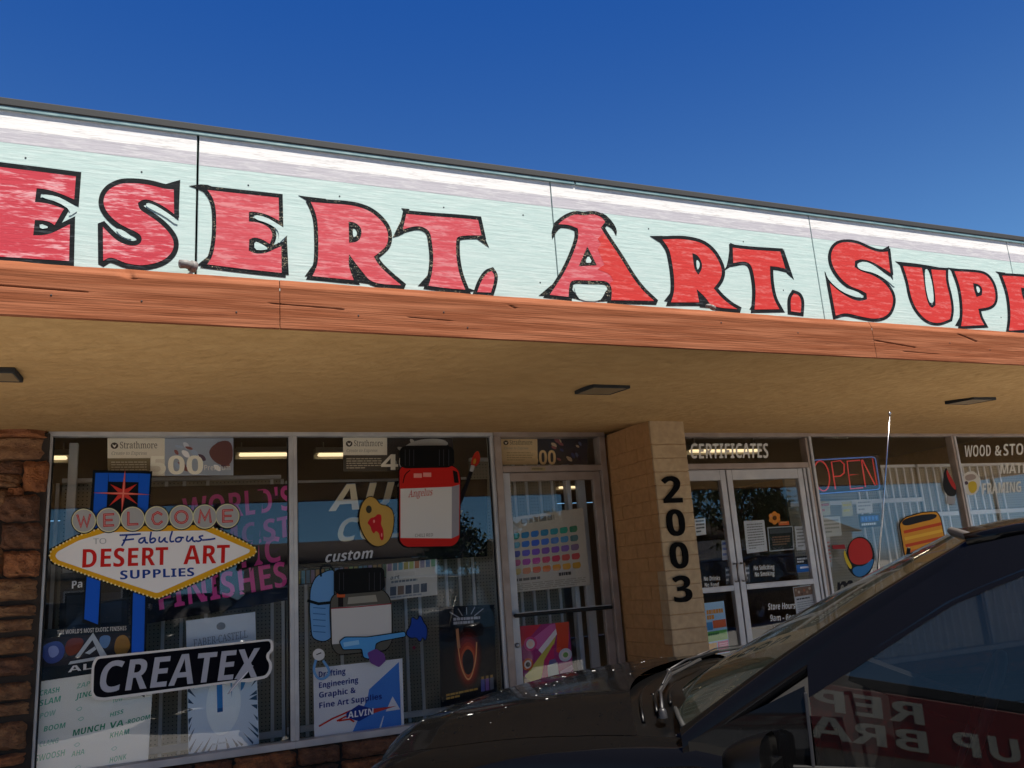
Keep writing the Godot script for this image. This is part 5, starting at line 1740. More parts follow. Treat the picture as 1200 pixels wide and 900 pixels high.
	s.norm = false
	var q: Array = P.call([[192, 828], [318, 808]])
	text(s, "mo", q[0], q[1], 24, "101216", 0, "sb")
	done(s, "black_lettering", "heavy black lowercase lettering below the round paint emblem", "lettering")
	# plain paint can and brush in place of the cartoon
	var pc := thing("paint_can_board", "cut-out orange and yellow striped paint can on the glass", "sign", at(1075, 655, 0.008))
	s = sheet(0.012, [[1050, 600], [1112, 600], [1112, 660], [1050, 660]])
	s.norm = false
	s.o = pc.position
	keyed(s, rounded([[1054, 614], [1060, 607], [1080, 601], [1097, 600], [1101, 606], [1108, 640], [1098, 656], [1068, 660], [1060, 650]], 3.0), 0.005, "c98a2a")
	poly(s, smooth([[1055, 612], [1062, 607], [1080, 603], [1098, 602], [1096, 608], [1078, 612], [1060, 617]]), "17181c", 1)
	for i in 4:
		poly(s, [[1058 + i, 622 + i * 8], [1102 + i * 1.4, 612 + i * 8], [1103 + i * 1.4, 615.5 + i * 8], [1059 + i, 625.5 + i * 8]], ["b8431f", "d9a83a", "b8431f", "c9622a"][i], 1)
	o_part(s, "can", pc)
	var bb := thing("brush_board", "cut-out black and red brush tip leaning on the window jamb", "sign", at(1117, 600, 0.008))
	s = sheet(0.012, [[1100, 540], [1125, 540], [1125, 600], [1100, 600]])
	s.norm = false
	s.o = bb.position
	slab(s, smooth([[1108, 546], [1112, 556], [1118, 565], [1121, 575], [1119, 582], [1110, 581], [1105, 572], [1105, 560]]), 0.004, "17171a")
	poly(s, smooth([[1109, 549], [1113, 558], [1119, 567], [1120.5, 575], [1116, 572], [1112, 565], [1108.5, 556]]), "a02a28", 1)
	o_part(s, "bristle", bb)
	s = sheet(0.012, [[1100, 540], [1125, 540], [1125, 600], [1100, 600]])
	s.norm = false
	s.o = bb.position
	slab(s, [[1110, 581.5], [1119, 582.5], [1118, 592], [1110, 590]], 0.004, "8d8d8f")
	o_part(s, "ferrule", bb)
	# lettering of the last window
	for e in [["WOOD", [751, 208], [866, 204], 50, "white word WOOD on the glass of the last window"], ["&", [884, 203], [914, 202], 44, "white ampersand between WOOD and STONE on the glass"], ["STONE", [922, 202], [1075, 195], 50, "white word STONE on the glass of the last window"], ["MATERIALS", [908, 282], [1150, 272], 42, "white MATERIALS lettering on the glass of the last window"], ["FRAMING", [830, 372], [1000, 362], 48, "white FRAMING lettering on the glass of the last window"]]:
		var pp: Array = P.call([e[1], e[2]])
		s = sheet(0.006, [[pp[0][0], pp[0][1] - e[3] * f], [pp[1][0], pp[1][1] - e[3] * f], pp[1], pp[0]])
		s.norm = false
		text(s, e[0], pp[0], pp[1], e[3] * f, "c2c0b6", 0, "sb")
		done(s, "glass_lettering", e[4], "lettering", "white lettering on the glass")
	s = sheet(0.006, P.call([[738, 270], [822, 270], [822, 376], [738, 376]]))
	s.norm = false
	poly(s, ell(930 + 779 * f, 480 + 323 * f, 40 * f, 53 * f, 28), "b9b6ad", 0)
	poly(s, smooth(P.call([[765, 318], [800, 312], [808, 350], [785, 372], [768, 355]])), "b59c2e", 1)
	poly(s, smooth(P.call([[750, 290], [790, 280], [806, 300], [780, 312], [756, 312]])), "8d7f78", 1)
	poly(s, smooth(P.call([[748, 318], [762, 312], [768, 328], [752, 332]])), "4a3b46", 2)
	done(s, "round_sticker", "oval white and yellow sticker on the glass of the last window", "sticker")

# ---------------------------------------------------------------- the parked car
func build_car() -> void:
	var car := thing("parked_car", "dusty black sedan parked nose-in before the shop, wipers and mirror showing", "car", Vector3(2.024, 0, 3.015), deg_to_rad(40))
	M.wiper = mat(Color(0.13, 0.13, 0.14), 0.45, 0.3)
	M.wheel_grey = mat(Color(0.24, 0.24, 0.25), 0.45)
	make_car(car)
	# a second dark car stands alongside, its nose below the viewpoint; the first one mirrors it
	var other := car.duplicate()
	other.name = numbered("parked_car")
	add_child(other)
	var U := Vector3(-sin(deg_to_rad(40)), 0, -cos(deg_to_rad(40)))
	var V := Vector3(cos(deg_to_rad(40)), 0, -sin(deg_to_rad(40)))
	other.position = car.position - V * 2.62 - U * 1.75
	other.set_meta("label", "second black sedan standing alongside, mirrored in the first one's door")
	var third := car.duplicate()
	third.name = numbered("parked_car")
	add_child(third)
	third.position = car.position - V * 4.65 - U * 1.1
	var fourth := car.duplicate()
	fourth.name = numbered("parked_car")
	add_child(fourth)
	fourth.position = car.position - V * 6.75 - U * 0.7
	fourth.set_meta("label", "fourth black sedan, outermost of the row parked beyond the stone pier")
	third.set_meta("label", "third black sedan parked in front of the stone pier, mirrored low in the windows")
	for q in [[8.0, 9.2], [10.9, 10.4], [13.8, 11.6], [16.7, 12.8]]:
		var far := car.duplicate()
		far.name = numbered("parked_car")
		add_child(far)
		far.position = Vector3(q[0], 0, q[1])
		far.rotation.y = deg_to_rad(-115)
		far.set_meta("label", "black sedan in the row across the aisle, mirrored in the double doors")
		far.set_meta("group", "cars across the aisle")

func make_car(car: Node3D) -> void:
	var C := M.car as Material
	# local axes: -z forward, x across (driver side negative)
	var hoodY := [[-0.3, 1.03], [0.15, 1.035], [0.34, 1.03], [0.6, 1.012], [0.95, 0.966], [1.1, 0.932], [1.2, 0.89], [1.27, 0.83], [1.31, 0.76], [1.34, 0.66]]
	var crown := [[0.0, 0.0], [0.3, 0.004], [0.52, 0.013], [0.60, 0.026], [0.70, 0.066], [0.80, 0.105], [0.86, 0.14], [0.9, 0.18]]
	var halfw := [[-3.2, 0.70], [-3.05, 0.80], [-2.5, 0.875], [-1.0, 0.885], [0.3, 0.88], [0.8, 0.865], [1.1, 0.82], [1.3, 0.72], [1.42, 0.58], [1.5, 0.40]]
	var hood := func(u: float, x: float) -> float:
		return lerp_curve(hoodY, u) - lerp_curve(crown, absf(x) * 0.88 / lerp_curve(halfw, u))
	var rear := func(x: float) -> float:
		return 0.35 - 0.20 * pow(absf(x) / 0.8, 2.0)
	mi("hood", grid(30, 40, func(a, b):
		var s: float = (b - 0.5) * 2.0
		var x0: float = s * 0.795
		var u := lerpf(rear.call(x0), 1.315 - 0.16 * pow(absf(s), 2.5), a)
		var x: float = s * (lerp_curve(halfw, u) - 0.085)
		return Vector3(x, hood.call(u, x), -u)), C, car)
	# wings and sides, one strip each side
	for sd in [-1, 1]:
		mi("body_side", grid(70, 16, func(a, b):
			var u := lerpf(1.46, -3.1, a)
			var w := lerp_curve(halfw, u)
			var t := int(round(b * 16))
			var top: float
			var xin: float
			if u > -0.02:
				top = hood.call(u, w - 0.082)
				xin = w - 0.082
			elif u > -2.35:
				top = lerpf(0.875, 0.925, clampf((u + 0.30) / 0.28, 0.0, 1.0))
				xin = w - 0.035
			else:
				top = 0.97 - (-2.35 - u) * 0.06
				xin = w - 0.05
			var prof := [[xin, top], [lerpf(xin, w, 0.45), top - 0.014], [lerpf(xin, w, 0.8), top - 0.035], [w - 0.004, top - 0.065], [w + 0.004, top - 0.12], [w + 0.010, top - 0.2], [w + 0.012, 0.66], [w + 0.012, 0.62], [w + 0.008, 0.55], [w + 0.006, 0.50], [w + 0.004, 0.46], [w, 0.42], [w - 0.01, 0.36], [w - 0.025, 0.30], [w - 0.05, 0.25], [w - 0.09, 0.21], [w - 0.2, 0.20]]
			return Vector3(sd * prof[t][0], prof[t][1], -u), sd < 0), C, car)
	mi("front_bumper", grid(14, 30, func(a, b):
		var x: float = (b - 0.5) * 2.0 * 0.70
		var bow := 1.50 - 0.35 * pow(absf(x) / 0.78, 2.6)
		var p := [[-0.16, 0.80], [-0.12, 0.74], [-0.09, 0.68], [-0.07, 0.62], [-0.02, 0.58], [0.03, 0.55], [0.05, 0.52], [0.06, 0.47], [0.06, 0.42], [0.05, 0.37], [0.04, 0.33], [0.02, 0.29], [-0.02, 0.25], [-0.08, 0.22], [-0.3, 0.21]]
		var k := int(round(a * 14))
		return Vector3(x, p[k][1], -(bow + p[k][0]))), C, car)
	mi("rear_bumper", grid(12, 24, func(a, b):
		var x: float = (b - 0.5) * 2.0 * 0.80
		var bow := 3.22 - 0.20 * pow(absf(x) / 0.8, 2.6)
		var p := [[-0.06, 0.94], [-0.03, 0.9], [-0.01, 0.84], [0.0, 0.76], [0.0, 0.7], [0.04, 0.64], [0.06, 0.58], [0.06, 0.5], [0.05, 0.42], [0.03, 0.34], [0.0, 0.28], [-0.06, 0.23], [-0.3, 0.21]]
		var k := int(round(a * 12))
		return Vector3(x, p[k][1], bow + p[k][0]), true), C, car)
	mi("boot_lid", grid(12, 20, func(a, b):
		var x: float = (b - 0.5) * 2.0 * 0.83
		return Vector3(x * (1.0 - 0.1 * a), 1.0 - 0.03 * a - 0.03 * pow(absf(x) / 0.83, 3.0) - 0.03 * pow(a, 6.0), 2.35 + 0.83 * a)), C, car)
	# grille, lamps, plate
	for sd in [-1, 1]:
		var hl := mi("headlight", grid(6, 6, func(a, b):
			var x: float = lerpf(0.40, 0.68, a)
			var bow := 1.505 - 0.35 * pow(x / 0.78, 2.6)
			return Vector3(sd * x, lerpf(0.60, 0.74, b), -(bow + lerpf(-0.035, -0.11, b)))), M.lens, car)
		mi("reflector", grid(4, 4, func(a, b):
			var x: float = lerpf(0.42, 0.66, a)
			var bow := 1.49 - 0.35 * pow(x / 0.78, 2.6)
			return Vector3(sd * x, lerpf(0.61, 0.73, b), -(bow + lerpf(-0.06, -0.13, b)))), M.chrome, hl)
	for i in 4:
		bar("grille_bar", car, -0.32, 0.32, 0.60 + i * 0.03, 0.612 + i * 0.03, -1.475 + i * 0.012, -1.45 + i * 0.012, M.chrome)
	# cowl, windscreen, header, roof, rear screen
	mi("cowl", grid(6, 24, func(a, b):
		var x: float = (b - 0.5) * 2.0 * 0.80
		var u0: float = rear.call(x) + 0.012
		var u1: float = 0.20 - 0.26 * pow(absf(x) / 0.8, 2.0) - 0.03
		var u := lerpf(u0, u1, a)
		return Vector3(x, minf(hood.call(u, x) - 0.012 - 0.018 * sin(a * PI), 1.0), -u), true), M.car_plastic, car)
	var ws := func(a: float, s: float) -> Vector3:
		var u := lerpf(0.205 - 0.20 * s * s, -0.80 - 0.05 * s * s + 0.03, a)
		var y := lerpf(0.985 - 0.035 * pow(absf(s), 3.0), 1.462 - 0.032 * s * s, a) + 0.018 * sin(a * PI)
		return Vector3(s * lerpf(0.812, 0.675, a), y, -u)
	mi("windscreen", grid(14, 24, func(a, b): return ws.call(lerpf(0.012, 0.985, a), (b - 0.5) * 2.0 * 0.985)), M.car_glass, car)
	mi("windscreen_header", tube(PackedVector3Array(range(17).map(func(i): return ws.call(1.0, (i / 8.0 - 1.0)) + Vector3(0, 0.004, 0))), 0.012, 8), M.car_trim, car)
	mi("windscreen_seal", tube(PackedVector3Array(range(17).map(func(i): return ws.call(0.006, (i / 8.0 - 1.0) * 0.97) + Vector3(0, 0.002, 0))), 0.008, 6), M.car_rubber, car)
	var rail := func(u: float) -> Vector3:   # outer roof rail (positive side)
		var y := lerp_curve([[-2.55, 1.0], [-2.3, 1.19], [-2.0, 1.36], [-1.7, 1.428], [-1.3, 1.45], [-0.95, 1.445], [-0.80, 1.425]], u)
		return Vector3(lerp_curve([[-2.55, 0.80], [-2.3, 0.76], [-2.0, 0.70], [-1.4, 0.685], [-0.80, 0.69]], u), y, -u)
	mi("roof", grid(16, 20, func(a, b):
		var s: float = (b - 0.5) * 2.0
		var u := lerpf(-0.80 + 0.03 - 0.05 * s * s, -1.95, a)
		var r: Vector3 = rail.call(u)
		return Vector3(s * r.x, r.y + 0.042 * (1.0 - s * s) + 0.004, -u)), C, car)
	mi("headliner", grid(6, 8, func(a, b):
		var s: float = (b - 0.5) * 1.9
		var u := lerpf(-0.86, -1.93, a)
		var r: Vector3 = rail.call(u)
		return Vector3(s * (r.x - 0.03), r.y - 0.012 + 0.03 * (1.0 - s * s), -u), true), M.car_inside, car)
	mi("rear_screen", grid(8, 12, func(a, b):
		var s: float = (b - 0.5) * 2.0
		var u := lerpf(-1.96, -2.52, a)
		var r: Vector3 = rail.call(u)
		return Vector3(s * (r.x - 0.02), r.y + 0.03 * (1.0 - s * s), -u)), M.car_glass, car)
	for sd in [-1, 1]:
		var F := Vector3(sd, 1, 1)
		# A pillar: a wide blade beside the windscreen
		mi("a_pillar", grid(16, 8, func(a, b):
			var p: Vector3 = ws.call(a, 0.985)
			p.x = absf(p.x)
			var n := [[-0.004, 0.004, 0.0], [0.012, 0.008, 0.0], [0.026, 0.002, 0.006], [0.036, -0.014, 0.01], [0.041, -0.030, 0.012], [0.045, -0.048, 0.012], [0.047, -0.064, 0.012], [0.045, -0.078, 0.012], [0.02, -0.082, 0.01]]
			var q: Array = n[int(round(b * 8))]
			return (p + Vector3(q[0] + 0.018 * (1.0 - a), q[1], q[2])) * F, sd < 0), C, car)
		# mirror sail and front quarter filler
		mi("sail_panel", grid(4, 4, func(a, b):
			var u := lerpf(-0.02, -0.35, a)
			var yt := lerpf(0.93, 1.075, a)
			return Vector3(sd * lerpf(0.862, 0.862 - 0.03 * b * a, b), lerpf(0.87, maxf(yt, 0.932), b), -u), sd > 0), C, car)
		mi("roof_rail", tube(PackedVector3Array(range(15).map(func(i): return rail.call(-0.80 - i * 0.125) * F)), 0.022, 8), C, car)
		# side glass, tilted ten degrees, and the pillars between
		var gx := func(y: float) -> float: return 0.862 - (y - 0.93) * tan(deg_to_rad(10.0))
		var tops := [[-0.36, 1.048], [-0.5, 1.128], [-0.74, 1.268], [-0.92, 1.335], [-1.05, 1.36], [-1.2, 1.37], [-1.45, 1.37]]
		mi("side_glass", grid(16, 8, func(a, b):
			var u := lerpf(-0.36, -1.34, a)
			var y := lerpf(0.855, lerpf_list(tops, u) + 0.015, b)
			return Vector3(sd * gx.call(y), y, -u), sd < 0), M.tinted, car)
		mi("side_glass", grid(10, 8, func(a, b):
			var u := lerpf(-1.46, -2.2, a)
			var yt := lerpf(1.40, 1.20, pow(a, 2.0))
			var y := lerpf(0.855, yt, b)
			return Vector3(sd * gx.call(y), y, -u), sd < 0), M.tinted, car)
		mi("door_frame", grid(20, 4, func(a, b):
			var u := lerpf(-0.36, -1.46, a)
			var r: Vector3 = rail.call(u)
			if u > -0.80:
				r = ws.call((u - 0.0) / -0.82, 0.985) + Vector3(0.035, -0.03, 0)
			var y0 := lerpf_list(tops, u)
			return Vector3(sd * lerpf(gx.call(y0) + 0.008, maxf(r.x + 0.010, 0.70), b), lerpf(y0, r.y, b), -u), sd > 0), C, car)
		beam("glass_channel", car, Vector3(sd * 0.878, 0.87, 0.352), Vector3(sd * (gx.call(1.06) + 0.004), 1.06, 0.352), 0.009, 0.009, M.wiper)
		mi("b_pillar", grid(4, 4, func(a, b):
			var y := lerpf(0.855, 1.43, b)
			return Vector3(sd * (gx.call(y) + 0.006 - 0.02 * maxf(0.0, b - 0.8)), y, lerpf(1.335, 1.465, a)), sd > 0), M.car_plastic, car)
		mi("c_pillar", grid(8, 6, func(a, b):
			var u := lerpf(-1.96, -2.56, a)
			var r: Vector3 = rail.call(u)
			return Vector3(sd * lerpf(r.x, 0.862, b), lerpf(r.y, 0.93, b), -u + 0.02 * b), sd < 0), C, car)
		beam("belt_moulding", car, Vector3(sd * 0.874, 0.872, 0.30), Vector3(sd * 0.876, 0.872, 2.25), 0.014, 0.022, M.car_rubber)
		var mirror := part("door_mirror", car, Vector3(sd * 0.985, 0.905, 0.23))
		mi("housing", grid(10, 16, func(a, b):
			var t: float = b * TAU
			var k := pow(a, 0.33)
			var cx := signf(cos(t)) * pow(absf(cos(t)), 0.6)
			var cy := signf(sin(t)) * pow(absf(sin(t)), 0.6)
			return Vector3(cx * 0.115 * k, cy * 0.075 * k, lerpf(-0.085, 0.035, a)), true), M.car_plastic, mirror)
		mi("mirror_glass", grid(4, 14, func(a, b):
			var t: float = b * TAU
			return Vector3(signf(cos(t)) * pow(absf(cos(t)), 0.6) * 0.105 * a, signf(sin(t)) * pow(absf(sin(t)), 0.6) * 0.066 * a, 0.026)), M.chrome, mirror)
		beam("arm", mirror, Vector3(-sd * 0.06, -0.03, 0.0), Vector3(-sd * 0.135, -0.02, 0.02), 0.05, 0.035, M.car_plastic)
		for k in 2:
			var wl := part("wheel", car, Vector3(sd * 0.80, 0.315, -0.72 if k == 0 else 1.95))
			var ty := mi("tyre", lathe([[0.19, -0.10], [0.26, -0.105], [0.305, -0.09], [0.315, -0.05], [0.315, 0.05], [0.305, 0.09], [0.26, 0.105], [0.19, 0.10]], 28), M.car_rubber, wl)
			ty.rotation.z = PI / 2
			var rm := mi("rim", lathe([[0.0, 0.05], [0.06, 0.055], [0.08, 0.03], [0.17, 0.045], [0.195, 0.09], [0.2, 0.1], [0.2, -0.1], [0.0, -0.1]], 24), M.steel, wl)
			rm.rotation.z = -PI / 2 * sd
	for k in 3:
		var du := 0.045 + k * 0.05
		mi("cowl_ridge", tube(PackedVector3Array(range(19).map(func(i):
			var x: float = (i / 9.0 - 1.0) * (0.70 - k * 0.05)
			var u: float = rear.call(x) - du + 0.012
			return Vector3(x, minf(hood.call(u, x) - 0.018, 0.995), -u))), 0.006, 6), M.car_plastic, car)
	var specks := SurfaceTool.new()
	specks.begin(Mesh.PRIMITIVE_TRIANGLES)
	var rs2 := RandomNumberGenerator.new()
	rs2.seed = 77
	for i in 90:
		var p: Vector3
		var n := Vector3.UP
		if i % 3 == 0:
			p = ws.call(rs2.randf_range(0.08, 0.95), rs2.randf_range(-0.9, 0.6)) + Vector3(0, 0.004, -0.002)
			n = Vector3(0, 0.85, -0.5).normalized()
		else:
			var u := rs2.randf_range(0.38, 1.1)
			var x := rs2.randf_range(-0.72, 0.6)
			p = Vector3(x, hood.call(u, x) + 0.002, -u)
		var r1 := rs2.randf_range(0.0015, 0.0045) * (2.2 if i % 11 == 0 else 1.0)
		var t := Vector3(1, 0, 0)
		var w := n.cross(t).normalized()
		var pts := []
		for k in 5:
			var an := TAU * k / 5.0
			pts.append(p + (t * cos(an) * r1 * rs2.randf_range(0.6, 2.0) + w * sin(an) * r1))
		for k in range(1, 4):
			ftri(specks, pts[0], pts[k], pts[k + 1], n)
	var spk := mi("dirt_specks", specks.commit(), M.white_slat, car)
	spk.set_meta("kind", "stuff")
	# wipers resting at the foot of the screen
	for w in [[[-0.70, 0.975, -0.10], [-0.58, 1.012, -0.14], [-0.30, 1.030, -0.185], [0.10, 1.040, -0.185]], [[-0.02, 1.008, -0.285], [0.12, 1.032, -0.255], [0.40, 1.036, -0.19], [0.64, 1.036, -0.11]]]:
		var wp_ := part("wiper", car, Vector3(w[0][0], w[0][1], w[0][2]))
		var o := wp_.position
		var v := []
		for p in w:
			v.append(Vector3(p[0], p[1], p[2]) - o)
		mi("pivot", lathe([[0.0, 0.02], [0.008, 0.018], [0.012, 0.012], [0.015, -0.01]], 14), M.wiper, wp_)
		mi("arm", tube(PackedVector3Array([v[0] + Vector3(0, 0.012, 0), v[1] + Vector3(0, 0.010, 0), v[2] + Vector3(0, 0.012, 0)]), [0.006, 0.005, 0.0035], 6), M.wiper, wp_)
		mi("blade", tube(PackedVector3Array([v[1].lerp(v[2], 0.2) + Vector3(0, 0.0, -0.012), v[2] + Vector3(0, 0.006, -0.012), v[3] + Vector3(0, 0.004, -0.006)]), 0.007, 6), M.car_rubber, wp_)
		mi("blade_frame", tube(PackedVector3Array([v[1].lerp(v[2], 0.4) + Vector3(0, 0.012, -0.01), v[2] + Vector3(0, 0.020, -0.012), v[2].lerp(v[3], 0.7) + Vector3(0, 0.014, -0.01)]), 0.003, 6), M.wiper, wp_)
	for x in [-0.45, 0.22]:
		mi("washer_jet", lathe([[0.0, 0.016], [0.010, 0.014], [0.014, 0.0]], 12), M.car_plastic, car, Vector3(x, 0.985, -0.255 + absf(x) * 0.1))
	var ant := part("antenna", car, Vector3(0.80, 1.10, 0.40))
	mi("mast", tube(PackedVector3Array([Vector3.ZERO, Vector3(0.012, 0.5, 0.12), Vector3(0.022, 0.915, 0.212)]), [0.0042, 0.0034, 0.0026], 6), M.chrome, ant)
	mi("tip", lathe([[0.0, 0.012], [0.006, 0.008], [0.006, 0.0], [0.0, -0.004]], 10), M.chrome, ant, Vector3(0.022, 0.918, 0.213))
	mi("base", lathe([[0.0, 0.05], [0.006, 0.045], [0.014, 0.01], [0.018, -0.06]], 12), M.car_plastic, ant)
	# inside
	mi("dashboard", grid(8, 12, func(a, b):
		var x: float = (b - 0.5) * 2.0 * 0.76
		var u := lerpf(0.16 - 0.2 * pow(absf(x) / 0.8, 2.0), -0.42, minf(a * 1.3, 1.0))
		return Vector3(x, 0.955 + 0.02 * sin(minf(a * 1.3, 1.0) * PI) - (0.0 if a < 0.78 else (a - 0.78) * 1.6) + (0.035 * exp(-pow((x + 0.38) / 0.2, 2.0)) if a > 0.4 else 0.0), -u), true), M.car_inside, car)
	var wheel := part("steering_wheel", car, Vector3(-0.38, 0.93, 0.76))
	wheel.rotation.x = deg_to_rad(-64 + 90)
	var ring := PackedVector3Array()
	for i in 32:
		ring.append(Vector3(cos(TAU * i / 32) * 0.185, sin(TAU * i / 32) * 0.185, 0))
	mi("rim", tube(ring, 0.016, 8, true), M.wheel_grey, wheel)
	mi("hub", bbox(Vector3(0.15, 0.11, 0.05), 0.02), M.car_inside, wheel)
	for a in [0.0, PI, -PI / 2]:
		beam("spoke", wheel, Vector3(cos(a) * 0.06, sin(a) * 0.04, 0), Vector3(cos(a) * 0.18, sin(a) * 0.18, 0), 0.03, 0.012, M.car_inside, Vector3(0, 0, 1))
	beam("column", wheel, Vector3(0, 0, -0.03), Vector3(0, -0.02, -0.36), 0.08, 0.08, M.car_inside)
	for x in [-0.38, 0.38]:
		var seat := part("front_seat", car, Vector3(x, 0.22, 1.15))
		mi("cushion", bbox(Vector3(0.5, 0.2, 0.52), 0.06), M.car_inside, seat, Vector3(0, 0.18, -0.05))
		var bk := mi("backrest", bbox(Vector3(0.48, 0.62, 0.14), 0.05), M.car_inside, seat, Vector3(0, 0.56, 0.28))
		bk.rotation.x = 0.28
		mi("headrest", bbox(Vector3(0.26, 0.18, 0.1), 0.04), M.car_inside, seat, Vector3(0, 0.96, 0.40))
	var rs := part("rear_seat", car, Vector3(0, 0.22, 2.0))
	mi("cushion", bbox(Vector3(1.3, 0.2, 0.5), 0.06), M.car_inside, rs, Vector3(0, 0.18, 0))
	var rb := mi("backrest", bbox(Vector3(1.3, 0.6, 0.14), 0.05), M.car_inside, rs, Vector3(0, 0.5, 0.3))
	rb.rotation.x = 0.35
	bar("floor_pan", car, -0.76, 0.76, 0.18, 0.22, -1.2, 3.0, M.car_inside)
	for sd in [-1, 1]:
		bar("door_card", car, sd * 0.80 - 0.02, sd * 0.80 + 0.02, 0.22, 0.85, 0.1, 2.3, M.car_inside, 0.02)
	bar("firewall", car, -0.76, 0.76, 0.222, 0.93, -0.05, 0.0, M.car_inside)
	mi("rear_view_mirror", bbox(Vector3(0.22, 0.06, 0.03), 0.012), M.car_plastic, car, Vector3(0, 1.36, 0.62))
	beam("mirror_stem", car, Vector3(0, 1.385, 0.62), Vector3(0, 1.42, 0.63), 0.012, 0.012, M.car_plastic)

func lerpf_list(pts: Array, x: float) -> float:
	# piecewise linear, abscissae falling
	for i in pts.size() - 1:
		if x >= pts[i + 1][0]:
			return lerpf(pts[i][1], pts[i + 1][1], clampf((x - pts[i][0]) / (pts[i + 1][0] - pts[i][0]), 0.0, 1.0))
	return pts[-1][1]

